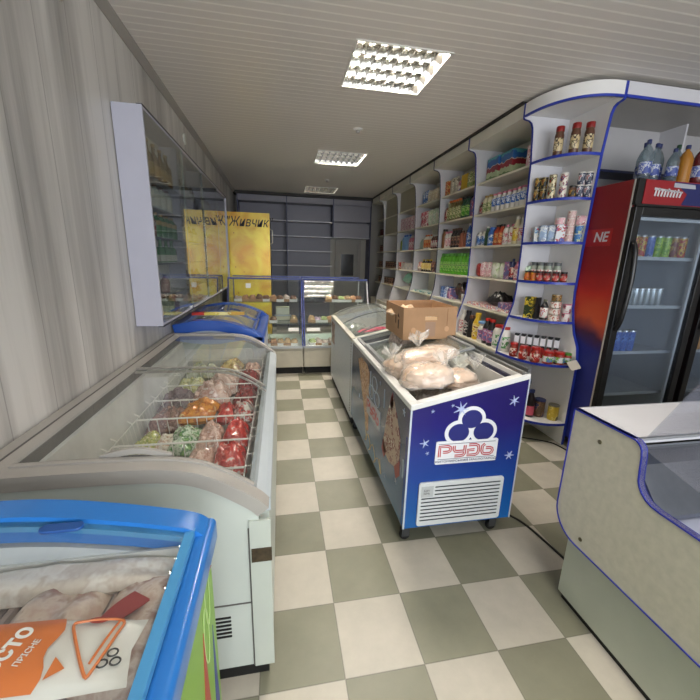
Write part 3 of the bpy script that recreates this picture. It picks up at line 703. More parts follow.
def stack(key, name, spec, x, y, z, h, n, desc, cat, ph, rz=0.0, grp=None):
    for j in range(n):
        lab = desc+((', %s of stack' % ['bottom', 'second', 'third', 'top'][j if j < n-1 else 3]) if n > 1 else '')+', '+ph
        product(key, name, spec, (x, y, z+.0008+h*j), rz, lab, cat, grp or ((desc+'s, '+ph) if n > 1 else None))
def fill_corner():
    # positions follow the rounded front: from the left edge round to the right panel
    C = 'corner unit'
    def P(z, k, n, inset=.06, lo=0.12, hi=.93):
        a = dep(z)-inset; b = ydep(z)-inset; t = PI/2*(lo+(hi-lo)*k/max(1, n-1)); ex = 2.5
        return (CX-a*math.cos(t)**(2/ex)*.98, CY-b*math.sin(t)**(2/ex))
    # top: three coffee tins
    z = CSZ[0]
    for j, (x, y) in enumerate(((2.072, 2.69), (2.133, 2.60), (2.212, 2.56))):
        product('coff', 'jar', S_jar(.205, .032, BRN, mat('pk_darkredlid', '8a1d1a', .35), printed('pr_coffee', ['c8b48a', '3a2418', 'd8cca8', 'a02a20'], 26)), (x, y, z+.001), .4*j, 'tall brown jar with red lid, %s from left, top shelf, corner unit' % ORD[j], 'jar', 'tall jars on top shelf of corner unit')
    z = CSZ[1]
    spots = [(2.055, 2.70), (2.085, 2.64), (2.13, 2.60), (2.20, 2.58)]
    dk = printed('pr_tinblack', ['1e1a16', 'b89a4a', '7a2a20', 'd8c890'], 34); cm = printed('pr_tincream', ['d8caa4', '3a4a30', '9a3a2a', 'e8e0c8'], 34); wt = printed('pr_tinwhite', ['dcd6c8', '8a3a4a', '3a4a7a', 'e8e4dc'], 34); nv = printed('pr_tinnavy', ['262c44', 'd8d8dc', 'a03a3a', 'c8c8d0'], 34)
    stack('tinb', 'tin', S_can(.088, .027, dk, mat('tin_lid', 'a09a88', .3, .8)), 2.045, 2.82, z, .0885, 2, 'black and gold tin', 'tin', 'left end, second corner shelf')
    stack('tinb2', 'tin', S_can(.084, .024, dk, MATS['tin_lid']), 2.052, 2.755, z, .0845, 2, 'slim black and gold tin', 'tin', 'second corner shelf')
    stack('tinc', 'tin', S_can(.088, .028, cm, MATS['tin_lid']), 2.072, 2.69, z, .0885, 2, 'cream tin', 'tin', 'second corner shelf')
    stack('tinw', 'tin', S_can(.088, .028, wt, WHT), 2.113, 2.622, z, .0885, 2, 'white tin', 'tin', 'second corner shelf')
    stack('jard', 'jar', S_jar(.085, .026, BRN, DRK, dk), 2.168, 2.585, z, .09, 1, 'small dark jar between tin stacks', 'jar', 'second corner shelf')
    stack('tinn', 'tin', S_can(.088, .025, nv, WHT), 2.205, 2.556, z, .0885, 2, 'navy and white tin, left pair', 'tin', 'second corner shelf')
    stack('tinn', 'tin', None, 2.252, 2.535, z, .0885, 2, 'navy and white tin, right pair', 'tin', 'second corner shelf')
    z = CSZ[2]
    lb = printed('pr_lightbluebag', ['9db4d4', 'e2e6ea', '4a6aa8', 'c0404a'], 22)
    stack('cm1', 'carton', S_box(.05, .05, .115, printed('pr_milkbox', ['e0e0dc', '6a9ac0', 'c04040', 'e8e8e8'], 22)), 2.062, 2.765, z, .1, 1, 'white and red carton at left', 'carton', 'third corner shelf', 1.0)
    for j, (x, y) in enumerate(((2.066, 2.70), (2.10, 2.65))):
        product('lbg', 'packet', S_sachet(.075, .125, .045, lb, seed=41), (x, y, z+.002), -1.0+.2*j, 'light blue packet, %s from left, third corner shelf' % ORD[j], 'packet', 'light blue packets on third corner shelf')
    product('mul', 'carton', S_box(.062, .05, .125, printed('pr_multic', ['d8dce0', 'b0343a', '3a4a9a', 'e8c8c8'], 22)), (2.135, 2.60, z+.001), -.6, 'white red and blue carton, third corner shelf', 'carton')
    stack('mlk', 'tin', S_can(.056, .03, printed('pr_pinktin', ['c8a8a4', 'e0d4cc', 'a05a5a', 'd8c8c0'], 30), WHT), 2.190, 2.575, z, .0565, 4, 'pink striped tin', 'tin', 'third corner shelf')
    stack('mlt', 'tub', S_can(.05, .034, p_pk, WHT), 2.122, 2.605, z+.126, .05, 1, 'pink lidded tub on the carton', 'tub', 'third corner shelf')
    stack('blt', 'tin', S_can(.06, .028, printed('pr_bluetin', ['3f7ab8', 'd8dca8', '2c5a94', 'e8e8e8'], 24), WHT), 2.247, 2.545, z, .0605, 2, 'blue tin', 'tin', 'third corner shelf')
    product('lbt', 'packet', S_sachet(.07, .07, .045, p_pk, seed=43), (2.25, 2.54, z+.123), -.3, 'pale pink packet on blue tins, third corner shelf', 'packet')
    # fourth: jars, two rows, short row stacked
    z = CSZ[3]
    red = mat('jar_red_lid', '8e2420', .35); fr = printed('pr_orangejar', ['b85a1e', 'd8962e', '7a2a12', 'e0b050'], 26); dr = printed('pr_darkredjar', ['5e1512', '8a2018', '2a0e0c', 'b04030'], 26)
    lbl = printed('pr_jarlabel', ['a83228', 'e0d6c4', '7a1a18', 'd8c8a0'], 30)
    pts = [(2.052, 2.80), (2.062, 2.74), (2.078, 2.685), (2.108, 2.638), (2.155, 2.60), (2.208, 2.575)]
    for j, (x, y) in enumerate(pts):
        product('jrf%d' % (j < 2), 'jar', S_jar(.078, .026, fr if j < 2 else dr, DRK, lbl if j > 1 else fr), (x, y, z+.001), 0, 'dark lidded %s jar, %s from left, front row, fourth corner shelf' % ('orange' if j < 2 else 'red', ORD[j]), 'jar', 'front row of jars on fourth corner shelf')
    for j, (x, y) in enumerate(((2.12, 2.82), (2.135, 2.755), (2.16, 2.70), (2.205, 2.655))):
        product('jrt', 'jar', S_jar(.15, .03, mat('jar_pale_content', '9aa394', .25), mat('jar_grey_lid', '55585a', .35), p_wh), (x, y, z+.001), 0, 'taller pale jar, %s from left, back row, fourth corner shelf' % ORD[j], 'jar', 'back row of jars on fourth corner shelf')
    # fifth
    z = CSZ[4]
    product('oil', 'bottle', S_box(.065, .065, .175, printed('pr_oilcarton', ['2c3a22', 'cdb23a', '1c1c18', 'e8e0c0'], 16)), (2.048, 2.71, z+.001), -1.1, 'tall dark green and yellow carton, fifth corner shelf', 'carton')
    product('dks', 'bottle', S_box(.018, .06, .175, DRK), (2.075, 2.65, z+.001), -1.1, 'thin black carton, fifth corner shelf', 'carton')
    product('soy', 'bottle', S_bottle(.165, .03, DRK, mat('pk_olivecap', '6a6a50', .4), p_wh, neck=.35), (2.100, 2.60, z+.001), 0, 'dark sauce bottle with pale label, fifth corner shelf', 'bottle')
    stack('fsh', 'tin', S_can(.052, .042, printed('pr_fishtin', ['d8cfc4', 'b06a5a', 'e8e0d8', '7a4a3a'], 26), MATS['tin_lid']), 2.155, 2.550, z, .0525, 3, 'wide pale tin', 'tin', 'fifth corner shelf')
    product('fst', 'tin', S_can(.052, .036, printed('pr_darkfish', ['8a6a3a', '2c2018', 'd8b060', '5a3020'], 26), MATS['tin_lid']), (2.155, 2.550, z+.159), 0, 'brown tin on the wide pale tins, fifth corner shelf', 'tin')
    stack('cpw', 'tub', S_can(.068, .032, printed('pr_cup', ['e0dad6', 'c06a7a', '3a3a3a', 'e8e4e0'], 26), PNK), 2.232, 2.515, z, .0685, 2, 'white and pink tub', 'tub', 'fifth corner shelf')
    # sixth: sachets at the back, red jars in front
    z = CSZ[5]
    for j in range(7):
        x = 2.01+.036*j; y = 2.765-.036*j
        product('doy', 'pouch', S_box(.036, .04, .185, bands('pr_doypack', [(0, '8a1d1d'), (.25, 'a82a26'), (.45, '1a1a1e'), (.55, 'dcdce0'), (.85, 'dcdce0'), (.93, '1a1a1e')], 0, .185, .4, nscale=30, namt=.25)), (x, y, z+.001), -.78, 'black white and red pouch, %s from left, sixth corner shelf' % ORD[j], 'pouch', 'row of pouches on sixth corner shelf')
    spots = [(1.945, 2.70, .12, .032), (1.965, 2.60, .115, .034), (2.01, 2.51, .125, .037), (2.085, 2.455, .105, .041), (2.165, 2.43, .10, .04), (2.235, 2.425, .09, .03)]
    for j, (x, y, h, r) in enumerate(spots):
        cont = printed('pr_tomato', ['8a1f14', 'a83a20', '5a1410', 'c85a30'], 24)
        lb_ = p_rd if j < 3 else printed('pr_jarlab2', ['d8d8d8', '6aa040', '4a7ab0', 'c03030'], 18)
        product('tom%d' % j, 'jar', S_jar(h, r, cont, mat('jar_bright_red_lid', 'b02a26', .3) if j < 5 else GRN, lb_), (x, y, z+.001), j, '%s jar with %s lid, %s from left, sixth corner shelf' % ('red' if j < 5 else 'small dark', 'red' if j < 5 else 'green', ORD[j]), 'jar', 'jars in front row on sixth corner shelf')
    tg = single('card_flap', MB().prism(rrect(-.045, .06, -.04, .035, .012), 2, 0, .003), mat('cream_card', 'd6cdbb', .5), 'cream card sticking out at the edge of sixth corner shelf', 'card', loc=(2.222, 2.345, z+.014), rot=(math.radians(50), math.radians(-6), math.radians(10)))
    # bottom deck
    z = CSZ[6]
    product('pnkbot', 'bottle', S_bottle(.24, .036, mat('pk_darkwine', '1e1418', .3), NAVY, mat('pk_hotpink', 'c05068', .4), neck=.5, lz=(.08, .42)), (2.075, 2.56, z+.001), 0, 'dark bottle with hot pink label, bottom corner shelf', 'bottle')
    product('pur', 'bottle', S_bottle(.30, .04, NAVY, NAVY, p_lp, shape='wide', neck=.8), (2.09, 2.67, z+.001), 0, 'tall purple bottle, bottom corner shelf', 'bottle')
    product('cofc', 'tin', S_can(.155, .045, printed('pr_coffee2', ['5a4434', '8a6a50', '2a3a6a', 'b09070'], 18), NAVY), (2.165, 2.56, z+.001), 0, 'brown tin with navy lid, bottom corner shelf', 'tin')
    product('yelc', 'tin', S_can(.135, .042, printed('pr_yellowtin', ['cdb03a', 'e0cc70', '4a3a20', 'd8c050'], 14), MATS['tin_lid']), (2.235, 2.475, z+.001), 0, 'yellow tin, bottom corner shelf', 'tin')
fill_corner()

# ------------------------------------------------------------------ back wall shelving and door
def build_back():
    gl = mat('grey_lilac_board', '84838f', .45, mott=.05, mscale=2); edge = mat('grey_board_edge', 'b9b9c4', .4)
    xs = [-.80, .135, 1.065, 1.865]
    for i in range(3):
        t = thing('shelving_unit', ['empty grey back wall shelving at left, behind the yellow poster', 'empty grey back wall shelving in the middle', 'grey closed cupboard panels over the back doorway'][i], 'shelving', (0, 0, 0), 0, 'back wall shelving')
        x0, x1 = xs[i], xs[i+1]
        lo = 0 if i < 2 else 1.88
        part('side_panel', MB().box(x0, x0+.018, 7.72, 8.07, lo, 2.62), M_dkblue, t)
        if i == 2: part('side_panel', MB().box(x1-.018, x1, 7.72, 8.07, 0, 2.62), M_dkblue, t)
        part('fascia', MB().box(x0+.018, x1, 7.72, 7.735, 2.52, 2.62), edge if False else gl, t)
        part('canopy', MB().box(x0+.018, x1, 7.74, 8.07, 2.51, 2.52), gl, t)
        part('back_panel', MB().box(x0+.018, x1-(.018 if i == 2 else 0), 8.055, 8.07, lo, 2.51), gl, t)
        if i < 2:
            for z in (2.18, 1.89, 1.605, 1.31, 1.0, .6, .15):
                s = part('shelf', MB().box(x0+.018, x1, 7.744, 8.055, z-.018, z), gl, t)
                part('shelf_edge', MB().box(x0+.018, x1, 7.74, 7.744, z-.018, z), edge, s)
        else:
            part('cupboard_door', MB().box(x0+.02, x1-.02, 7.74, 7.756, 2.20, 2.505), gl, t)
            part('cupboard_door', MB().box(x0+.02, x1-.02, 7.78, 7.796, 1.90, 2.18), gl, t)
            part('shelf', MB().box(x0+.02, x1-.02, 7.74, 8.055, 1.88, 1.895), edge, t)
    d = MB(); dw = mat('grey_door_paint', '8f8c88', .5)
    struct('door_1', MB().box(1.17, 1.24, 8.02, 8.075, 0, 1.86).box(1.66, 1.73, 8.02, 8.075, 0, 1.86).box(1.24, 1.66, 8.02, 8.075, 1.79, 1.86).box(1.24, 1.66, 8.04, 8.075, 0, 1.10).box(1.24, 1.66, 8.04, 8.075, 1.56, 1.79).box(1.24, 1.30, 8.04, 8.075, 1.1, 1.56).box(1.58, 1.66, 8.04, 8.075, 1.1, 1.56), dw)
    dr = [o for o in COL.objects if o.name == 'door_1'][0]
    part('door_window', MB().box(1.30, 1.58, 8.05, 8.06, 1.10, 1.56), mat('dark_door_glass', '0e0f14', .15), dr)
    part('door_handle', MB().tube([(1.63, 8.03, 1.0), (1.63, 7.99, 1.0), (1.56, 7.99, 1.0)], .008), M_chrome, dr)
build_back()

# ------------------------------------------------------------------ yellow drinks fridge with poster
def build_poster_fridge():
    t = thing('drinks_fridge', 'dark upright fridge with yellow poster on its side, behind glass counter', 'fridge', (-.72, 5.62, 0))
    W, D, H = .58, .62, 2.06
    part('cabinet', MB().box(0, W-.06, 0, D, .06, H), mat('fridge_black', '1a1a1c', .4), t, bev=.008)
    dr = part('door', MB().box(W-.055, W, 0.0, D, .12, H), M_black, t, bev=.006)
    part('handle', MB().tube([(W, .05, 1.85), (W+.035, .03, 1.83), (W+.035, .03, 1.66), (W, .05, 1.64)], .009), mat('pale_handle', 'b8b4ac', .4), dr, True)
    for x in (.05, W-.1):
        for y in (.06, D-.06): part('foot', MB().lathe([(.02, 0), (.02, .06)], 10, (x, y, 0)), M_blackm, t)
    # poster print
    m, nt, out = _new('yellow_poster_print'); N = nt.nodes; L = nt.links
    tc = N.new('ShaderNodeTexCoord'); nz = N.new('ShaderNodeTexNoise'); nz.inputs['Scale'].default_value = 3.2; nz.inputs['Detail'].default_value = 5; nz.inputs['Distortion'].default_value = .5; L.new(tc.outputs['Object'], nz.inputs['Vector'])
    cr = N.new('ShaderNodeValToRGB'); e = cr.color_ramp.elements; e[0].position = .34; e[0].color = hx('d89c1c'); e[1].position = .6; e[1].color = hx('f2dc4c'); L.new(nz.outputs['Fac'], cr.inputs[0])
    b = N.new('ShaderNodeBsdfPrincipled'); b.inputs['Roughness'].default_value = .3; L.new(cr.outputs[0], b.inputs['Base Color']); L.new(b.outputs[0], out.inputs[0])
    p = part('poster', MB().box(0, W-.0, -.006, -.002, .12, H), m, t)
    M = frame_m((.285, -.0075, 1.925), (1, 0, 0), (0, 0, 1))
    text('lettering', '"Живчик"', .18, mat('poster_ink', '140c08', .5), p, M, .0005, .3, .0009, .79)
    # painted fruit flecks on the poster
    s = MB()
    for k in range(26):
        x = random.uniform(.05, .5); z = random.uniform(.3, 1.8); r = random.uniform(.004, .009)
        s.prism([(x+r*math.cos(a), z+r*1.3*math.sin(a)) for a in [2*PI*i/8 for i in range(8)]], 1, -.0072, -.006)
    part('printed_flecks', s, mat('poster_fleck', 'b8701c', .5), p)
build_poster_fridge()

# ------------------------------------------------------------------ wall display cabinet at left
CXF = -.706
def build_wall_cabinet():
    y0, y1, z0, z1 = 2.353, 5.50, 1.03, 2.225
    t = thing('wall_display_cabinet', 'shallow white wall cabinet with sliding glass doors, on left wall', 'display cabinet')
    gb = mat('lilac_white_board', 'b4b4c2', .4, mott=.03)
    part('end_panel', MB().box(WL+.004, CXF-.002, y0, y0+.016, z0, z1), gb, t, bev=.001)
    part('end_panel', MB().box(WL+.004, CXF-.002, y1-.016, y1, z0, z1), gb, t)
    part('top_panel', MB().box(WL+.004, CXF-.002, y0+.016, y1-.016, z1-.016, z1), gb, t)
    part('bottom_panel', MB().box(WL+.004, CXF-.002, y0+.016, y1-.016, z0, z0+.016), gb, t)
    part('back_panel', MB().box(WL+.004, WL+.010, y0+.016, y1-.016, z0+.016, z1-.016), mat('cabinet_back', 'e2dfd4', .5), t)
    for yy in (3.12, 3.91, 4.70): part('divider', MB().box(WL+.010, CXF-.03, yy-.008, yy+.008, z0+.016, z1-.016), gb, t)
    segs = [y0+.016, 3.112, 3.902, 4.692, y1-.016]
    sg = mat('grey_shelf_edge', '7c828c', .4)
    for i in range(4):
        for z in (1.905, 1.735, 1.56, 1.40, 1.20):
            part('shelf', MB().box(WL+.010, CXF-.035, segs[i]+(.016 if i else 0), segs[i+1], z-.010, z), sg if i == 0 else gb, t)
    tr = MB()
    tr.box(CXF-.030, CXF+.001, y0+.002, y1-.002, z0-.006, z0+.004).box(CXF-.030, CXF+.001, y0+.002, y1-.002, z1-.004, z1+.004)
    part('sliding_track', tr, mat('dark_track', '3a3a3c', .4, .5), t)
    ed = [y0+.006, 3.17, 3.94, 4.72, y1-.004]
    for i in range(4):
        xx = CXF-.006-(.010 if i % 2 else 0)
        g = part('glass_door', MB().box(xx-.002, xx+.002, ed[i]-(.03 if i else 0), ed[i+1], z0+.006, z1-.006), M_glassc, t)
        part('glass_edge', MB().box(xx-.0025, xx+.0025, ed[i+1], ed[i+1]+.003, z0+.006, z1-.006), mat('glass_edge_green', '9fb0aa', .2), g)
        part('door_lock', MB().box(xx+.002, xx+.012, ed[i+1]-.05, ed[i+1]-.02, z0+.008, z0+.028), M_chrome, g)
    X = WL+.082
    amb = mat('amber_bottle_glass', '6e5428', .12, coat=.5); grg = mat('green_bottle_glass', '2a7a40', .12, coat=.5)
    clr = mat('pale_bottle_glass', 'c4ccc0', .12, coat=.5)
    labw = mat('cabinet_label_white', 'cfcdbf', .5); gold = mat('gold_cap', 'b89a5a', .3, .7)
    def r_(z, key, spec, ys, desc, cat, shelf):
        for j, y in enumerate(ys):
            product(key, 'bottle' if cat != 'jar' else 'jar', spec, (X, y, z+.001), 0, desc+((', %s from left' % ORD[j]) if len(ys) > 1 else '')+', %s inside wall cabinet' % shelf, cat, (desc+'s in the wall cabinet, '+shelf) if len(ys) > 1 else None)
    r_(1.905, 'cab_amb', S_bottle(.22, .036, amb, gold, MATS['pk_gold'], shape='long', neck=.3, lz=(.1, .42)), (2.47, 2.60, 2.73, 2.86, 2.99), 'amber bottle with gold cap', 'bottle', 'top shelf')
    r_(1.735, 'cab_blu', S_bottle(.145, .034, mat('cab_blue', '3a6a8a', .2, coat=.4), DRK, None), (2.45, ), 'blue bottle', 'bottle', 'second shelf')
    r_(1.735, 'cab_wht', S_bottle(.15, .032, labw, DRK, None), (2.56,), 'white bottle with black cap', 'bottle', 'second shelf')
    r_(1.735, 'cab_clr', S_bottle(.15, .034, clr, BRN, labw), (2.68, 2.81, 2.94), 'clear bottle', 'bottle', 'second shelf')
    r_(1.56, 'cab_red', S_bottle(.15, .034, mat('cab_red', '8a2a24', .3), gold, p_rd), (2.44, 2.53), 'red bottle', 'bottle', 'third shelf')
    r_(1.56, 'cab_grs', S_bottle(.15, .036, grg, GOLD, mat('cab_goldlabel', 'a88a4c', .4), lz=(.5, .68)), (2.64, 2.76, 2.88, 3.0), 'green bottle with gold band', 'bottle', 'third shelf')
    r_(1.40, 'cab_brw', S_bottle(.14, .034, amb, RED, p_or), (2.44,), 'amber bottle with orange label', 'bottle', 'fourth shelf')
    r_(1.40, 'cab_grn', S_bottle(.15, .033, grg, grg, labw, shape='long', lz=(.06, .34)), (2.56, 2.69, 2.82, 2.95), 'green bottle with white label', 'bottle', 'fourth shelf')
    r_(1.20, 'cab_mix', S_bottle(.12, .03, mat('cab_rose', '8a5a5a', .3), DRK, None), (2.47, 2.72), 'small rose bottle', 'bottle', 'fifth shelf')
    r_(1.046, 'cab_wh2', S_bottle(.13, .028, labw, PNK, p_pk), (2.44, 2.53), 'white and pink bottle', 'bottle', 'bottom shelf')
    r_(1.046, 'cab_gn2', S_bottle(.13, .034, mat('cab_moss', '5a6a4a', .4), DRK, None), (2.66, 2.78), 'moss green bottle', 'bottle', 'bottom shelf')
    r_(1.046, 'cab_mv', S_bottle(.13, .032, mat('cab_mauve', '5a4060', .4), DRK, None), (2.91,), 'mauve bottle', 'bottle', 'bottom shelf')
    # the farther compartments hold sparse pale goods
    for i, s0 in enumerate((3.2, 4.0, 4.8)):
        for j in range(4):
            r_([1.735, 1.20, 1.40][i], 'cab_far', S_bottle(.13, .032, mat('cab_tan', '8a7a60', .4), BRN, None), (), '', 'bottle', '')
        for k, z in enumerate((1.905, 1.56, 1.20, 1.046)):
            for j in range(3):
                product('cab_far', 'bottle', S_bottle(.13, .032, mat('cab_tan', '8a7a60', .4), BRN, labw), (X, s0+.12+.2*j, z+.001), 0, 'tan bottle, %s shelf, %s glass bay of wall cabinet, %s from left' % (['top', 'third', 'fifth', 'bottom'][k], ['second', 'third', 'last'][i], ORD[j]), 'bottle', 'tan bottles in the far bays of the wall cabinet')
build_wall_cabinet()
for y, z, r in ((1.95, 2.50, .055), (4.0, 2.505, .045)):
    single('vent_cover', MB().lathe([(r*1.08, 0), (r, .012), (r*.8, .016), (0.001, .016)], 24).tf(Matrix.Translation((WL, y, z)) @ Matrix.Rotation(PI/2, 4, 'Y')), mat('vent_white', 'bdbbb2', .5), 'round white cover high on left wall, %s' % ('nearest the camera' if y < 3 else 'above the glass cabinet'), 'wall cover', smooth=True)
for y, lab in ((3.85, 'between the two nearest lamps'), (6.264, 'between the two farthest lamps')):
    t = thing('smoke_detector', 'small round ceiling sensor '+lab, 'sensor', (LAMPX+.01, y, ZC))
    part('base', MB().lathe([(.028, -.012), (.045, -.006), (.045, 0)], 18), M_white, t, True)
    part('sensing_head', MB().lathe([(.012, -.034), (.02, -.03), (.02, -.012)], 14), M_grey, t, True)

# ------------------------------------------------------------------ curved glass chest freezers at left
def pline(prof, x):
    for (a, za), (b, zb) in zip(prof, prof[1:]):
        lo, hi = min(a, b), max(a, b)
        if lo <= x <= hi: return za+(zb-za)*((x-a)/((b-a) or 1))
    return prof[-1][1]
def build_grey_freezer():
    x0, x1, y0, y1 = -.852, -.048, 1.015, 2.985
    t = thing('chest_freezer', 'long grey chest freezer with curved glass lids along left wall', 'freezer')
    P0 = smooth_prof([(-.050, .690), (-.075, .718), (-.13, .760), (-.20, .805), (-.27, .835), (-.36, .852), (-.50, .858), (-.65, .860), (-.852, .860)], 4)
    def under(d): return offset(P0, d)   # travelling right to left: left side is below
    U = under(.042)
    # body ends
    for a, b, nm in ((y0+.004, y0+.05, 'end_wall'), (y1-.05, y1-.004, 'end_wall')):
        poly = [(x, z) for x, z in U if x > x0+.004]+[(x0+.004, U[-1][1]), (x0+.004, .055), (-.052, .055)]
        part(nm, MB().prism(poly, 1, a, b), M_fbody, t)
    b = MB(); b.box(-.115, -.052, y0+.05, y1-.05, .055, .640); b.box(x0+.004, -.775, y0+.05, y1-.05, .055, .80); b.box(-.775, -.115, y0+.05, y1-.05, .055, .38)
    part('side_wall', b, M_fbody, t)
    l = MB(); l.prism([(-.772, .80), (-.755, .80), (-.70, .385), (-.772, .385)], 1, y0+.052, y1-.052)
    l.prism([(-.118, .64), (-.13, .64), (-.165, .385), (-.118, .385)], 1, y0+.052, y1-.052)
    l.box(-.70, -.165, y0+.052, y1-.052, .381, .388).box(-.755, -.13, y0+.051, y0+.058, .385, .74).box(-.755, -.13, y1-.058, y1-.051, .385, .74)
    part('inner_liner', l, M_liner, t)
    # rims
    for a, c in ((y0, y0+.055), (y1-.055, y1)):
        part('end_rim', MB().strip(P0, 1, a, c, .044), M_grey, t, 50)
    part('side_rail', MB().prism([(-.118, .64), (-.046, .64), (-.046, .688), (-.060, .700), (-.090, .712), (-.118, .70)], 1, y0+.055, y1-.055), mat('pale_rail', 'b7c0c6', .3), t)
    part('wall_rail', MB().prism([(-.852, .81), (-.775, .81), (-.775, .842), (-.81, .862), (-.852, .862)], 1, y0+.055, y1-.055), M_grey, t)
    part('rail_gap', MB().box(-.812, -.806, y0+.06, y1-.06, .8615, .8635).box(-.7755, -.772, y0+.06, y1-.06, .80, .8435), M_greyd, t)
    # lids
    G = [(x, z) for x, z in offset(P0, -.006) if -.80 < x < -.085]; G2 = [(x, z) for x, z in offset(P0, .008) if -.80 < x < -.085]
    for (a, c, gp, nm) in ((y0+.05, 2.03, G, 'near'), (1.99, y1-.05, G2, 'far')):
        lid = part('curved_lid', MB().strip(gp, 1, a+.015, c-.015), M_glassf, t, 60, label='clear curved glass %s lid' % nm)
        for q_ in (a, c-.018): part('lid_frame', MB().strip(gp, 1, q_, q_+.018, .008), M_grey, lid, 50)
        if nm == 'near':
            hn = MB(); n = 12; pts = []
            for k in range(n+1):
                x = -.34-.20*k/n; pts.append((x, a+.022, pline(gp, x)+.003+.020*math.sin(PI*k/n)))
            for k in range(n):
                (xa, ya, za), (xb, yb, zb) = pts[k], pts[k+1]
                hn.add([(xa, ya, za-.018), (xb, yb, zb-.018), (xb, yb, zb), (xa, ya, za), (xa, ya+.012, za-.018), (xb, yb+.012, zb-.018), (xb, yb+.012, zb), (xa, ya+.012, za)], [(0, 1, 2, 3), (4, 7, 6, 5), (3, 2, 6, 7), (0, 4, 5, 1)])
            part('lid_handle', hn, M_grey, lid, True)
            part('handle_shade_band', MB().strip([(x, z+.001) for x, y, z in [(p[0], p[1], p[2]-.02) for p in pts]], 1, a+.020, a+.0225, .014), M_greyd, lid)  # dark band that paints the shade below the handle, no real hollow
        else:
            part('lid_handle', MB().box(-.52, -.36, c-.05, c-.02, .852, .868), M_grey, lid, bev=.004)
    # end face furniture
    part('corner_post', MB().box(-.112, -.046, y0-.004, y0+.004, .055, .650), mat('post_enamel', 'bcc2ba', .35), t)
    part('hinge_plate', MB().box(-.108, -.044, y0-.008, y0-.004, .498, .548), mat('rusty_plate', '4c4030', .6, .3, mott=.4, mscale=60), t)
    part('seam_line', MB().box(-.117, -.113, y0+.000, y0+.0045, .055, .62).box(-.60, -.113, y0+.001, y0+.0045, .327, .331), M_greyd, t)
    v = MB()
    for k in range(7):
        z = .268-.0115*k*1.0; v.box(-.275-.0*k, -.175+.004*k, y0+.002, y0+.0045, z, z+.005)
    v2 = MB()
    for k in range(6):
        z = .275-.016*k; v2.box(-.262, -.185, y0+.001, y0+.0045, z, z+.006)
    part('vent_slots', v2, mat('vent_black', '0c0c0c', .7), t)
    part('plinth', MB().box(x0+.01, -.066, y0+.012, y1-.02, .0, .055), M_blackm, t)
    # wire baskets hung inside, seven rows
    ys = [1.085, 1.32, 1.555, 1.82, 2.07, 2.32, 2.62, 2.92]
    for i in range(7):
        a, c = ys[i]+.004, ys[i+1]-.004
        w = MB(); zt, zb = .655, .44; xa, xb = -.715, -.15
        for y in (a, c):
            w.tube([(xa, y, zt), (xb, y, zt)], .0026, 6); w.tube([(xa+.03, y, zb), (xb-.02, y, zb)], .0025, 5)
            for k in range(13):
                f = k/12; w.tube([(xa+(xb-xa)*f, y, zt), (xa+.03+(xb-xa-.05)*f, y, zb)], .0011, 4)
        for x, xq in ((xa, xa+.03), (xb, xb-.02)):
            w.tube([(x, a, zt), (x, c, zt)], .0026, 6)
            for k in range(1, 6):
                y = a+(c-a)*k/6; w.tube([(x, y, zt), (xq, y, zb)], .0011, 4)
        for k in range(8):
            y = a+(c-a)*k/7; w.tube([(xa+.03, y, zb), (xb-.02, y, zb)], .0011, 4)
        # hanging hooks over the liner edge
        for y in (a+.04, c-.04):
            w.tube([(xa, y, zt), (xa-.03, y, zt+.02), (xa-.045, y, zt+.115), (xa-.07, y, zt+.125), (xa-.085, y, zt+.10)], .0035, 6)
            w.tube([(xb, y, zt), (xb+.004, y, zt+.03), (xb+.028, y, zt+.035), (xb+.028, y, zt-.03), (xb+.006, y, zt-.035)], .003, 6)
        single('wire_basket', w, M_wire, 'white wire basket in grey freezer, %s from near end' % ORD[i], 'basket', 'wire baskets in the grey freezer', smooth=True)
build_grey_freezer()

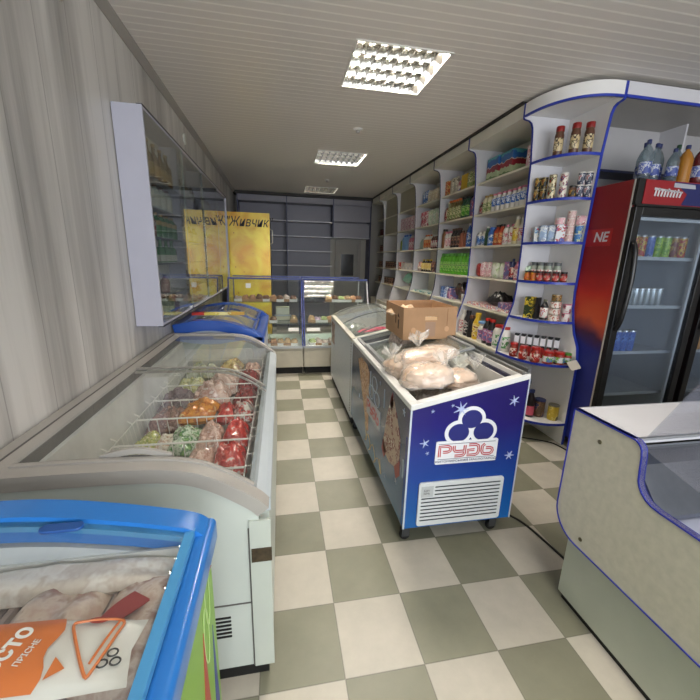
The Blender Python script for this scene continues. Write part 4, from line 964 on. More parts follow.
def bag(name, w, l, h, m, loc, rot, label, cat='bag', seed=0, wr=.25, n=14, flat=.6, group=None):
    return single(name, MB().pillow(w, l, h, seed, wr, n, flat), m, label, cat, group, smooth=True, loc=loc, rot=rot)
def film(name, cols, scale=12, rough=.22):
    return printed(name, cols, scale*2.2, rough, coat=.5, interp='LINEAR')
def fill_grey():
    F = 'in the grey freezer'
    veg = film('frozen_veg', ['c9b24a', '7f9a4a', 'd8c878', 'e0dccc'], 40); dump = film('frozen_white', ['d8c8b4', 'e8e0d4', 'c8b098', 'b08a70'], 30)
    grn = film('green_pack', ['3f8a3a', 'd8e0cc', '2a6a2c', '8ab46a'], 14); fle = film('flesh_pack', ['c09a88', 'd8b8a8', 'a87868', 'e0ccc0'], 14)
    red = film('red_pack', ['c02a22', 'a01c18', 'd8584a', 'e8dcd4'], 12); liv = film('brownish_pack', ['8a6a60', 'a88478', '6e4a44', 'c8b0a8'], 12)
    org = film('orange_pack', ['d07a28', 'e09a40', 'b85a1c', 'e8c890'], 9); wrd = film('white_red_pack', ['e0d8d0', 'c8c0b8', 'b83028', '2a2a2a'], 12)
    dkr = film('dark_red_pack', ['7a1f1e', '9a3a34', '4a1210', 'c89a90'], 18); big = film('pinkish_film', ['c8a494', 'dcc4b8', 'b48474', 'e8dcd4'], 9)
    pur = film('grey_mauve_pack', ['7a6a6e', '9a8a8c', '5a4a50', 'b8a8a4'], 10); yel = film('yellow_green_pack', ['d0c070', 'c8ccb0', 'a8a850', 'e0dcc4'], 16)
    items = [
        ('frozen_meat_bag', .24, .2, .13, dkr, (-.30, 1.20, .52), 'dark red bag %s, deep in the nearest basket'),
        ('frozen_meat_bag', .24, .2, .13, fle, (-.56, 1.20, .52), 'pale bag %s, deep in the nearest basket'),
        ('frozen_meat_bag', .22, .2, .13, fle, (-.57, 1.437, .52), 'pale bag %s, deep in the second basket'),
        ('frozen_meat_bag', .13, .2, .15, fle, (-.345, 1.437, .585), 'flesh coloured long bag %s, left of the nearest red bag'),
        ('frozen_meat_bag', .14, .2, .16, red, (-.222, 1.437, .60), 'bright red bag %s, nearest the right rail'),
        ('frozen_vegetable_bag', .13, .2, .13, veg, (-.625, 1.69, .555), 'yellow and green vegetable bag %s, at left'),
        ('dumpling_bag', .10, .16, .12, dump, (-.545, 1.69, .56), 'small whitish dumpling bag %s, beside vegetables'),
        ('frozen_vegetable_bag', .15, .22, .12, grn, (-.455, 1.69, .58), 'green striped pack %s, in third basket'),
        ('frozen_meat_bag', .12, .22, .14, fle, (-.345, 1.69, .585), 'flesh coloured bag %s, right of green pack'),
        ('frozen_meat_bag', .12, .2, .15, red, (-.225, 1.69, .595), 'bright red bag %s, behind the nearest red one'),
        ('frozen_meat_bag', .19, .21, .15, liv, (-.60, 1.945, .57), 'large brownish bag %s, left of orange pack'),
        ('frozen_fish_pack', .19, .21, .12, org, (-.445, 1.945, .62), 'bright orange pack %s'),
        ('frozen_fish_pack', .10, .2, .12, red, (-.31, 1.945, .60), 'red pack %s, right of orange pack'),
        ('frozen_fish_pack', .11, .18, .13, wrd, (-.215, 1.945, .60), 'white and red pack %s, by right rail'),
        ('frozen_meat_bag', .20, .22, .16, pur, (-.61, 2.195, .57), 'grey mauve bag %s, left of big pinkish bag'),
        ('frozen_meat_bag', .22, .22, .20, big, (-.42, 2.195, .60), 'big pinkish film bag %s, in the middle'),
        ('berry_bag', .14, .22, .14, dkr, (-.235, 2.195, .58), 'dark red berry bag %s, by right rail'),
        ('frozen_meat_bag', .22, .26, .17, big, (-.40, 2.47, .58), 'pinkish bag %s, under the far lid'),
        ('frozen_vegetable_bag', .18, .24, .14, yel, (-.61, 2.47, .57), 'yellow green bag %s, under the far lid'),
        ('berry_bag', .14, .26, .16, dkr, (-.225, 2.47, .60), 'dark red bag %s, under the far lid'),
        ('frozen_vegetable_bag', .22, .24, .15, film('pale_green_pack', ['b8bca4', 'd0d2c0', '98a088', 'c8c098'], 10), (-.59, 2.77, .58), 'pale green bag %s, at far left end'),
        ('frozen_fish_pack', .18, .24, .15, film('tan_yellow_pack', ['b89a70', 'd0c08a', '9a6a58', 'd8ccb0'], 9), (-.385, 2.77, .60), 'tan and yellow pack %s, at far end'),
        ('frozen_meat_bag', .13, .24, .14, fle, (-.225, 2.77, .58), 'flesh coloured bag %s, at far right end')]
    items = [(a_, b_, c_1, d_, e_, f_, g_ % F) for a_, b_, c_1, d_, e_, f_, g_ in items]
    for i, (nm, w, l, h, m, loc, lab) in enumerate(items):
        bag(nm, w, l, h, m, loc, (random.uniform(-.08, .08), random.uniform(-.22, .22), random.uniform(-.08, .08)), lab, 'frozen food', seed=i+50, wr=.28, n=20)
fill_grey()

def build_blue_freezer(x0, x1, y0, y1, prof, rimw, lab, matblue, side_m, far=False):
    t = thing('ice_cream_freezer', lab, 'freezer')
    P0 = smooth_prof(prof, 4)
    U = offset(P0, .07)
    zr = prof[0][1]
    for a, b in ((y0+.02, y0+.06), (y1-.06, y1-.02)):
        part('end_wall', MB().prism([p for p in U if p[0] > x0+.02]+[(x0+.02, U[-1][1]), (x0+.02, .06), (x1-.015, .06), (x1-.015, zr-.06)], 1, a, b), mat('blue_freezer_enamel', 'c8ccd0', .35), t)
    part('side_wall', MB().box(x1-.05, x1-.012, y0+.02, y1-.02, .06, zr-.02).box(x0+.02, x0+.07, y0+.06, y1-.06, .06, zr+.02).box(x0+.07, x1-.05, y0+.06, y1-.06, .06, .42), side_m, t)
    part('inner_liner', MB().box(x1-.058, x1-.05, y0+.06, y1-.06, .42, zr-.03).box(x0+.07, x0+.078, y0+.06, y1-.06, .42, zr).box(x0+.07, x1-.05, y0+.06, y0+.066, .42, zr).box(x0+.07, x1-.05, y1-.066, y1-.06, .42, zr).box(x0+.07, x1-.05, y0+.06, y1-.06, .42, .426), M_liner, t)
    part('castor_plinth', MB().box(x0+.05, x1-.04, y0+.05, y1-.05, 0, .06), M_blackm, t)
    for a, b in ((y0, y0+rimw), (y1-rimw, y1)):
        part('end_rim', MB().strip(P0, 1, a, b, .085 if far else .06), matblue, t, 50)
    part('side_rim', MB().prism(rrect(x1-(.040 if not far else rimw), x1+.003, zr-.05, zr+.018, .014), 1, y0, y1), matblue, t, 40)
    part('back_rim', MB().box(x0, x0+.06, y0+rimw, y1-rimw, prof[-1][1]-.055, prof[-1][1]), matblue, t)
    G = [(x, z) for x, z in offset(P0, .010) if x < x1-(.034 if not far else rimw-.012) and x > x0+.04]
    ym = (y0+y1)/2
    for k, (a, b) in enumerate(((y0+rimw-.01, ym+.02), (ym-.02, y1-rimw+.01))):
        gp = offset(G, .010) if k == 0 else G
        lid = part('sliding_lid', MB().strip(gp, 1, a, b), M_glassf, t, 60)
        fm_ = mat('light_blue_frame', '4d93c4', .3) if not far else matblue
        part('lid_frame', MB().strip(gp, 1, a, a+.015, .008), fm_, lid, 50); part('lid_frame', MB().strip(gp, 1, b-.026, b, .012), fm_, lid, 50)
        e = gp[0]; f = MB().box(e[0]-.016, e[0]+.004, a, b, e[1]-.004, e[1]+.010)
        part('lid_frame', f, mat('light_blue_frame', '4d93c4', .3) if not far else matblue, lid, 50)
        yh = (y1-rimw-.034, y1-rimw-.010) if k == 1 else (y0+rimw+.008, y0+rimw+.045)
        xm = -.44 if not far else -.5
        part('lid_handle', MB().prism(rrect(xm-.045, xm+.035, yh[0], yh[1], .012), 2, pline(gp, xm)+.002, pline(gp, xm)+.009), mat('dark_blue_handle', '1f4f94', .3), lid, bev=.002)
    return t
def near_blue():
    M_nb = mat('bright_blue_plastic', '2a73c0', .28, coat=.3, mott=.04)
    # green wrap with white swirls, red and blue wedges
    m = mat('green_wrap', '7fae3c', .35, mott=.1, mscale=4)
    prof = [(-.170, .822), (-.180, .838), (-.21, .860), (-.287, .883), (-.389, .907), (-.487, .925), (-.60, .934), (-.85, .934)]
    t = build_blue_freezer(-.85, -.168, -.55, .80, prof, .058, 'bright blue rimmed freezer in the foreground with green side', M_nb, m)
    # graphics on the aisle side
    sw = MB()
    for (cy, cz, a, b) in ((.715, .70, .022, .08), (.685, .62, .022, .075)):
        pts = [(-.179, cy+a*math.cos(u), cz+b*math.sin(u)) for u in [2*PI*k/24 for k in range(25)]]
        sw.tube(pts, .0010, 5)
    part('swirl_print', sw, mat('swirl_white', 'b4cc8a', .4), t)
    part('wedge_print', MB().prism([(.66, .66), (.58, .20), (.69, .20)], 0, -.1815, -.179), mat('wedge_red', 'a8382e', .4), t)
    part('wedge_print', MB().prism([(.745, .58), (.705, .20), (.765, .20)], 0, -.1815, -.179), mat('wedge_blue', '2c3a86', .4), t)
    F = 'in the foreground blue freezer'
    frost = film('frosted_film', ['c8aca0', 'd8c4b8', 'b89a90', 'a0645c'], 9, .25); frost2 = film('frosted_grey', ['bfa394', 'd0bcae', 'a88c80', '9a6a60'], 8, .25)
    # long white bag along the far wall
    bag('frozen_food_bag', .54, .08, .055, film('pale_film', ['ddd2c8', 'e6ded6', 'cdbeb2', 'd8ccc0'], 7, .3), (-.50, .695, .80), (0, 0, .0), 'long pale bag lying along far wall '+F, 'frozen food', 81, .15)
    def tray(loc, rz, lab, m1, seed):
        q = thing('foam_tray', lab, 'food tray', loc, rz, 'wrapped trays '+F)
        tr = MB(); w, l, h = .19, .27, .05
        tr.add([(-w/2+.02, -l/2+.02, 0), (w/2-.02, -l/2+.02, 0), (w/2-.02, l/2-.02, 0), (-w/2+.02, l/2-.02, 0), (-w/2, -l/2, h), (w/2, -l/2, h), (w/2, l/2, h), (-w/2, l/2, h), (-w/2+.01, -l/2+.01, h), (w/2-.01, -l/2+.01, h), (w/2-.01, l/2-.01, h), (-w/2+.01, l/2-.01, h), (-w/2+.028, -l/2+.028, .006), (w/2-.028, -l/2+.028, .006), (w/2-.028, l/2-.028, .006), (-w/2+.028, l/2-.028, .006)],
               [(3, 2, 1, 0), (0, 1, 5, 4), (1, 2, 6, 5), (2, 3, 7, 6), (3, 0, 4, 7), (4, 5, 9, 8), (5, 6, 10, 9), (6, 7, 11, 10), (7, 4, 8, 11), (8, 9, 13, 12), (9, 10, 14, 13), (10, 11, 15, 14), (11, 8, 12, 15), (12, 13, 14, 15)])
        part('tray', tr, mat('foam_tray_grey', '9a8a84', .6), q)
        part('wrapped_food', MB().pillow(w-.03, l-.03, .075, seed, .25, 14, .5).tf(Matrix.Translation((0, 0, .038))), m1, q, True)
        return q
    tray((-.62, .59, .735), .05, 'wrapped pinkish tray at left '+F, frost, 82)
    tray((-.425, .58, .745), -.03, 'wrapped greyish tray in the middle '+F, frost2, 83)
    q = tray((-.272, .585, .74), -.12, 'wrapped tray with red ribbon label at right '+F, frost2, 84)
    rb = smooth_prof([(-.07, -.10, .085), (-.055, -.05, .086), (-.03, -.005, .088), (.0, .03, .089)], 4)
    r = MB(); vs = []
    for i, p in enumerate(rb):
        w = .010+.009*abs(math.cos(i*.30)); vs += [(p[0]-w, p[1]+w*.5, p[2]), (p[0]+w, p[1]-w*.5, p[2])]
    r.add(vs, [(2*i, 2*i+1, 2*i+3, 2*i+2) for i in range(len(rb)-1)])
    r.add([(x, y, z-.003) for x, y, z in vs], [(2*i, 2*i+2, 2*i+3, 2*i+1) for i in range(len(rb)-1)])
    part('ribbon_label', r, mat('ribbon_red', '8e2a2a', .35), q, True)
    text('lettering', 'ГІВ', .034, mat('ribbon_gold', 'd8b870', .5), q, Matrix.Translation((-.052, -.055, .089)) @ Matrix.Rotation(1.15, 4, 'Z'), .0004)
    # white and orange packet on top
    pk = thing('dough_packet', 'white and orange printed packet on top '+F, 'packet', (-.410, .505, .845), 0)
    pk.rotation_euler = (math.radians(3), math.radians(6), math.radians(2)); pk.scale = (.95, .78, .9)
    wm = mat('packet_white', 'd8d4cc', .3, coat=.4, mott=.06)
    b = MB().pillow(.36, .155, .045, 90, .08, 16, .8)
    part('wrapper', b, wm, pk, True)
    def surf(x, y):
        u, v = x/.18, y/.0775
        return .0225*(max(0, 1-abs(u)**3)**.6)*(max(0, 1-abs(v)**4)**.7)+.0035
    def decal(name, pts, m, lift=0.0, nseg=1):
        mb = MB(); mb.add([(x, y, surf(x, y)+lift) for x, y in pts], [tuple(range(len(pts)))]); return part(name, mb, m, pk)
    om = mat('packet_orange', 'd3702a', .35)
    g = MB(); nx, ny = 12, 8; vs = []
    for j in range(ny+1):
        for i in range(nx+1):
            x = -.172+(.225+.006*math.sin(j*1.3))*i/nx; y = -.070+.14*j/ny; vs.append((x, y, surf(x, y)+.0005))
    g.add(vs, [(j*(nx+1)+i, j*(nx+1)+i+1, (j+1)*(nx+1)+i+1, (j+1)*(nx+1)+i) for j in range(ny) for i in range(nx)])
    part('orange_print', g, om, pk, True)
    text('lettering', 'Тесто', .040, M_paper, pk, Matrix.Translation((-.012, -.008, .0278)) @ Matrix.Rotation(math.radians(75), 4, 'Z'), .0004, 0, .001)
    text('lettering', 'ПРІСНЕ', .013, M_paper, pk, Matrix.Translation((.022, -.005, .0278)) @ Matrix.Rotation(math.radians(75), 4, 'Z'), .0004)
    # dumpling-like triangle outlines, a small triangle and three rings
    sxx = lambda x: .072+(x-.045)*.66
    tri = [(sxx(a_), b_) for a_, b_ in smooth_prof([(.045, .05), (.10, .055), (.155, .05), (.15, .02), (.125, -.048), (.108, -.048), (.045, .035), (.045, .05)], 4)]
    o = MB(); o.tube([(x, y, surf(x, y)+.001) for x, y in tri], .0028, 5); o.tube([(x, y, surf(x, y)+.001) for x, y in smooth_prof([(.118, -.035), (.128, .01), (.138, .048)], 5)], .0022, 5)
    part('outline_print', o, om, pk, True)
    decal('triangle_print', [(.062, -.055), (.086, -.040), (.066, -.018)], om, .001)
    decal('red_print', [(.104+.016*math.cos(a), .055+.010*math.sin(a)) for a in [2*PI*k/12 for k in range(12)]], mat('packet_dark_red', '9a2c1c', .4), .0012)
    rg = MB()
    for cx, cy in ((.136, -.036), (.154, -.032), (.146, -.016)):
        rg.tube([(cx+.0075*math.cos(a), cy+.0075*math.sin(a), surf(cx, cy)+.0015) for a in [2*PI*k/14 for k in range(15)]], .0016, 5)
    part('ring_print', rg, M_black, pk, True)
    bag('frozen_food_bag', .2, .3, .12, frost, (-.30, .27, .73), (0, 0, .2), 'pink frosted bag under the packet '+F, 'frozen food', 85)
    bag('frozen_food_bag', .3, .3, .14, frost2, (-.60, .12, .71), (0, 0, .1), 'grey frosted bag at near left '+F, 'frozen food', 86)
near_blue()
def far_blue():
    M_fb = mat('deep_blue_plastic', '1d4fa8', .3, coat=.2)
    prof = [(-.150, .790), (-.165, .812), (-.20, .845), (-.33, .905), (-.45, .938), (-.55, .950), (-.68, .945), (-.85, .915)]
    t = build_blue_freezer(-.85, -.147, 3.04, 4.30, prof, .085, 'deep blue rimmed freezer behind the long grey freezer', M_fb, mat('fb_side', 'b0b8c4', .4), True)
    bx = thing('price_rail', 'long yellow packet strip with red end lying on far blue freezer', 'strip', (-.53, 3.30, .957), .02)
    part('strip_body', MB().box(-.12, .21, -.03, .03, 0, .022), bands('yellow_strip', [(0, 'd8c860'), (.5, 'e8e0a0'), (.7, 'c8a040')], -.2, .2, .4, 'X', 60, .5), bx)
    part('red_end', MB().box(-.22, -.121, -.03, .03, 0, .022), RED, bx)
    for i, (x, y) in enumerate(((-.35, 3.4), (-.6, 3.6), (-.35, 3.8), (-.6, 4.0))):
        bag('frozen_food_bag', .24, .26, .14, film('mix_film%d' % (i % 2), [['b0a080', 'c8bc9c', '8a6a50', 'd8d0b8'], ['8a8a80', 'b0a898', '6a5a50', 'c8b898']][i % 2], 10), (x, y, .66), (.1, .1, i*.7), 'frozen pack in the far blue freezer, %s from near end' % ORD[i], 'frozen food', 100+i)
far_blue()

# ------------------------------------------------------------------ slanted chest freezers in the middle
SLX0, SLX1 = .590, 1.197
def slz(x): return .800+(x-SLX0)*(.938-.800)/(SLX1-SLX0)
def slanted_body(t, y0, y1, wall_m, rim_m, zb=.12, end_m=None):
    x0, x1 = SLX0, SLX1
    b = MB()
    for a, c in ((y0+.004, y0+.05), (y1-.05, y1-.004)):
        b.mat(1 if a == y0+.004 else 0); b.prism([(x0+.004, zb), (x1-.004, zb), (x1-.004, slz(x1)-.028), (x0+.004, slz(x0)-.028)], 1, a, c)
    b.mat(0)
    b.prism([(x0+.004, zb), (x0+.05, zb), (x0+.05, slz(x0+.05)-.028), (x0+.004, slz(x0)-.028)], 1, y0+.05, y1-.05)
    b.prism([(x1-.05, zb), (x1-.004, zb), (x1-.004, slz(x1)-.028), (x1-.05, slz(x1-.05)-.028)], 1, y0+.05, y1-.05)
    b.box(x0+.05, x1-.05, y0+.05, y1-.05, zb, .36)
    body = part('body', b, [wall_m, end_m or wall_m], t)
    part('inner_liner', MB().box(x0+.05, x0+.056, y0+.05, y1-.05, .36, .76).box(x1-.056, x1-.05, y0+.05, y1-.05, .36, .88).box(x0+.056, x1-.056, y0+.05, y0+.056, .36, .775).box(x0+.056, x1-.056, y1-.056, y1-.05, .36, .775).box(x0+.05, x1-.05, y0+.05, y1-.05, .36, .366), M_liner, t)
    r = MB(); T = .028
    def q(xa, xb, ya, yb):
        r.prism([(xa, slz(xa)-T), (xb, slz(xb)-T), (xb, slz(xb)), (xa, slz(xa))], 1, ya, yb)
    q(x0, x1, y0, y0+.042); q(x0, x1, y1-.042, y1); q(x0, x0+.042, y0+.042, y1-.042); q(x1-.042, x1, y0+.042, y1-.042)
    part('top_rim', r, rim_m, t, bev=.003)
    return body
def castor(t, x, y):
    c = MB().lathe([(.008, -.011), (.026, -.011), (.029, -.006), (.029, .006), (.026, .011), (.008, .011)], 16)
    c.tf(Matrix.Translation((x, y, .0295)) @ Matrix.Rotation(PI/2, 4, 'X') @ Matrix.Rotation(0.0, 4, 'Z'))
    o = part('castor', c, M_blackm, t, True)
    f = MB().box(x-.02, x+.02, y-.020, y-.016, .03, .10).box(x-.02, x+.02, y+.016, y+.020, .03, .10).box(x-.03, x+.03, y-.03, y+.03, .10, .1195)
    part('castor_fork', f, mat('fork_dark', '4a4c50', .4, .6), o)
def slide_lid(t, y0, y1, dz, m=M_glassf, name='sliding_lid', xa=None):
    x0, x1 = SLX0+.035, SLX1-.035
    g = MB().prism([(x0, slz(x0)+dz), (x1, slz(x1)+dz), (x1, slz(x1)+dz+.003), (x0, slz(x0)+dz+.003)], 1, y0, y1)
    lid = part(name, g, m, t)
    f = MB()
    def q(xa, xb, ya, yb): f.prism([(xa, slz(xa)+dz-.004), (xb, slz(xb)+dz-.004), (xb, slz(xb)+dz+.009), (xa, slz(xa)+dz+.009)], 1, ya, yb)
    q(x0, x1, y0-.001, y0+.022); q(x0, x1, y1-.022, y1+.001); q(x0-.004, x0+.018, y0+.022, y1-.022); q(x1-.018, x1+.004, y0+.022, y1-.022)
    part('lid_frame', f, mat('lid_frame_grey', '8c9092', .35, .3), lid)
    return lid
def star(mb, cy_fn, cx, cz, r, n=5, inner=.32, rot=0.0):
    pts = []
    for k in range(2*n):
        rr = r if k % 2 == 0 else r*inner
        a = rot+PI/2+PI*k/n; pts.append((cx+rr*math.cos(a), cz+rr*math.sin(a)))
    return pts
def build_blue_print_freezer():
    y0, y1 = 1.50, 2.955
    t = thing('ice_cream_freezer', 'dark blue slanted ice cream freezer with three ball logo and white grille', 'freezer')
    endm = bands('blue_end_print', [(0, '1a5ea4'), (.35, '193f90'), (.7, '1e186c'), (1, '1f1654')], .12, .93, .25, 'Z', 3, .15, 'LINEAR')
    sidem = bands('blue_side_print', [(0, '5f7f9e'), (.4, '46607f'), (.75, '2b3352'), (1, '23263f')], .12, .80, .25, 'Z', 4, .3, 'LINEAR')
    body = slanted_body(t, y0, y1, sidem, mat('rim_white', 'd8d8d6', .3), end_m=endm)
    part('corner_edge', MB().box(SLX0+.000, SLX0+.008, y0+.0, y0+.006, .12, .772), mat('corner_white', 'c4ccd8', .3), t); part('corner_edge', MB().box(SLX1-.005, SLX1, y0+.0, y0+.006, .12, .91), MATS['corner_white'], t)
    for x in (SLX0+.04, SLX1-.06):
        for y in (y0+.07, y1-.07): castor(t, x, y)
    # grille on the end
    g = part('vent_grille', MB().prism(rrect(.66, 1.125, .135, .385, .015), 1, y0-.008, y0+.003), mat('grille_white', 'd2d6da', .35), t, bev=.002)
    s = MB()
    for k in range(10):
        z = .355-.021*k; s.box(.745 if k < 3 else .675, 1.105, y0-.0095, y0-.0078, z, z+.006)
    part('grille_slots', s, mat('slot_shadow', '2c3238', .6), g)
    part('rating_label', MB().box(.672, .735, y0-.0100, y0-.0078, .305, .365), mat('rating_grey', 'b8bcc0', .5), g)
    text('lettering', '220V\n50Hz', .016, M_greyd, g, frame_m((.70, y0-.0105, .334), (1, 0, 0), (0, 0, 1)), .0003)
    # logo plate
    lw = mat('logo_white', 'e4e6ec', .35)
    YP = y0-.0
    rings = MB(); disks = MB()
    ctr = [(.908, .715), (.845, .645), (.978, .645)]
    for i, (cx, cz) in enumerate(ctr):
        rings.prism([(cx+.073*math.cos(a), cz+.066*math.sin(a)) for a in [2*PI*k/32 for k in range(32)]], 1, YP+.0004+.0004*i, YP+.0038)
    logo = part('ball_logo', rings, lw, t)
    for i, (cx, cz) in enumerate(ctr):
        disks.prism([(cx+.054*math.cos(a), cz+.048*math.sin(a)) for a in [2*PI*k/32 for k in range(32)]], 1, YP-.0010-.0003*i, YP+.0002)
    part('logo_balls', disks, mat('ball_navy', '1a1f6e', .6), logo)
    pl = part('logo_plate', MB().prism(rrect(.732, 1.064, .480, .603, .008), 1, YP-.002, YP+.0038), lw, t)
    part('plate_lines', MB().box(.745, 1.05, YP-.0028, YP-.002, .588, .5905).box(.745, 1.05, YP-.0028, YP-.002, .506, .5085), NAVY, pl)
    mred = mat('logo_red', 'b02a34', .35)
    M = frame_m((.897, YP-.0025, .548), (1, 0, 0), (0, 0, 1))
    def ribbon(mb, pts, w, y0_, y1_):
        L_ = offset(pts, w/2); R_ = offset(pts, -w/2)
        for i in range(len(pts)-1):
            mb.prism([L_[i], L_[i+1], R_[i+1], R_[i]], 1, y0_, y1_)
    STR = [[[(0, 0), (0, 1), (.75, 1), (.95, .9), (1, .72), (.95, .54), (.75, .45), (.32, .45)]],
           [[(0, 1), (0, .62), (.12, .48), (.3, .44), (.98, .44)], [(1, 1), (1, .2), (.88, .05), (.7, 0), (.1, 0)]],
           [[(.05, 1), (.7, 1), (.92, .88), (1, .6), (1, .35), (.9, .1), (.7, 0), (0, 0), (0, .5), (.6, .5)]],
           [[(.25, 1), (.02, .8), (0, .3), (.1, .08), (.3, 0), (.75, 0), (.95, .12), (1, .3), (.95, .5), (.75, .6), (.36, .6)]]]
    def stylised(parent, fx, ya, yb, yc, lw_):
        for ci, (ch, strokes) in enumerate(zip('РУДЬ', STR)):
            red_ = MB(); whi = MB()
            for st in strokes:
                pts = [fx(ci, u, v) for u, v in st]
                ribbon(red_, pts, lw_, ya, yb); ribbon(whi, pts[:], lw_*.22, yc, ya)
            o = part('letter', red_, mred, parent); part('inline', whi, lw, o)
    stylised(pl, lambda c, u, v: (.752+.076*c+.058*u, .521+.056*v), YP-.0028, YP-.0019, YP-.0031, .0160)
    text('lettering', 'ЖИТОМИРСЬКИЙ МАСЛОЗАВОД', .0155, NAVY, pl, frame_m((.897, YP-.0025, .494), (1, 0, 0), (0, 0, 1)), .0004, 0, .0002, 1.30)
    for cx, cz, r, n_, ro in ((.672, .600, .030, 4, .3), (.845, .77, .048, 6, .2), (1.125, .80, .034, 5, .2), (1.14, .50, .030, 5, .5), (.70, .765, .012, 4, 0), (.69, .545, .012, 4, .4), (.80, .79, .010, 4, .2)):
        part('star_print', MB().prism(star(None, None, cx, cz, r*.85, n_+1, .22, ro), 1, YP-.0024, YP+.0035), mat('star_pale', 'b4c0e4', .4), t)
    # aisle side print: two cones, logo, trails
    XS = SLX0+.0035
    def sd(name, polys, m, th=.0015):
        mb = MB()
        for p in polys: mb.prism(p, 0, XS-th, XS+.001)
        return part(name, mb, m, t)
    cone = printed('cone_wafer', ['b07f52', 'd8b894', '8a4a34', 'e0d0b8'], 22)
    ice = printed('ice_cream_print', ['b9a08c', '7a2a24', 'd8cdbc', '8f5a44'], 16)
    sd('cone_print', [[(2.70, .70), (2.60, .735), (2.42, .735), (2.34, .70), (2.31, .27), (2.35, .26)]], cone)
    sd('cone_print', [[(1.80, .735), (1.87, .60), (1.925, .40), (1.90, .345), (1.80, .33), (1.70, .36), (1.625, .44), (1.63, .56), (1.71, .66), (1.785, .735)]], ice)
    sd('berry_print', [[(1.835, .68), (1.80, .752), (1.765, .69), (1.80, .64)]], mat('berry_red', '8e2f2a', .4))
    sd('berry_print', [[(1.925, .42), (1.95, .34), (1.90, .30), (1.86, .36)]], mat('berry_red', '8e2f2a', .4))
    sd('berry_print', [[(1.70, .36), (1.66, .31), (1.61, .36), (1.62, .44)]], mat('berry_red', '8e2f2a', .4))
    def ring(cy, cz, r, w):
        o_ = [(cy+r*math.cos(a)*1.35, cz+r*math.sin(a)) for a in [2*PI*k/28 for k in range(29)]]
        mb = MB(); mb.tube([(XS-.0005, a, b) for a, b in o_], w, 5); return mb
    rg = MB()
    for cy, cz in ((2.18, .668), (2.26, .585), (2.11, .585)):
        r1 = ring(cy, cz, .046, .0032); rg.add(r1.v, r1.f)
    part('ball_logo', rg, mat('logo_dull_white', 'a8b0ba', .4), t, True)
    sd('logo_plate', [[(2.01, .41), (2.365, .395), (2.375, .52), (2.02, .535)]], mat('logo_dull_plate', 'b4b8be', .4), .002)
    for ci, strokes in enumerate(STR):
        lt = MB()
        for st in strokes:
            pts = [(2.355-.082*ci-.062*u, .435+.062*v) for u, v in st]
            L_ = offset(pts, .0085); R_ = offset(pts, -.0085)
            for i in range(len(pts)-1): lt.prism([L_[i], L_[i+1], R_[i+1], R_[i]], 0, XS-.0030, XS-.0018)
        part('letter', lt, mred, t)
    sw = MB()
    pts = smooth_prof([(XS-.001, 2.40, .30), (XS-.001, 2.34, .20), (XS-.001, 2.38, .17), (XS-.001, 2.30, .25), (XS-.001, 2.22, .19), (XS-.001, 2.26, .15), (XS-.001, 2.16, .24), (XS-.001, 2.08, .17), (XS-.001, 2.12, .14), (XS-.001, 2.02, .22), (XS-.001, 1.94, .16), (XS-.001, 1.98, .24)], 6)
    sw.tube(pts, .003, 5)
    part('swirl_print', sw, mat('swirl_cream', 'c8b48a', .4), t, True)
    dwp = mat('dull_white_print', 'a8b4c4', .4)
    for cy, cz, r_ in ((1.60, .724, .022), (2.05, .72, .014), (1.66, .30, .022), (2.62, .42, .018), (1.86, .20, .014)):
        sd('star_print', [star(None, None, cy, cz, r_, 5, .25)], dwp)
    for cy, z0_, z1_ in ((1.945, .60, .715), (2.29, .56, .72), (1.56, .38, .48)):
        sd('streak_print', [[(cy, z1_), (cy+.012, z1_), (cy+.006, z0_), (cy-.004, z0_)]], dwp)
    # lids: far one closed, near one slid back over it
    slide_lid(t, 2.03, 2.92, .004)
    slide_lid(t, 1.98, 2.62, .018)
    part('lid_rail', MB().prism([(SLX1-.040, slz(SLX1-.04)), (SLX1-.005, slz(SLX1-.005)), (SLX1-.005, slz(SLX1)+.022), (SLX1-.014, slz(SLX1)+.020), (SLX1-.014, slz(SLX1)+.003), (SLX1-.030, slz(SLX1-.03)+.003), (SLX1-.030, slz(SLX1-.03)+.016), (SLX1-.040, slz(SLX1-.04)+.014)], 1, y0+.01, y1-.01), mat('rail_dark_alu', '6e7070', .35, .6), t)
    return t
build_blue_print_freezer()
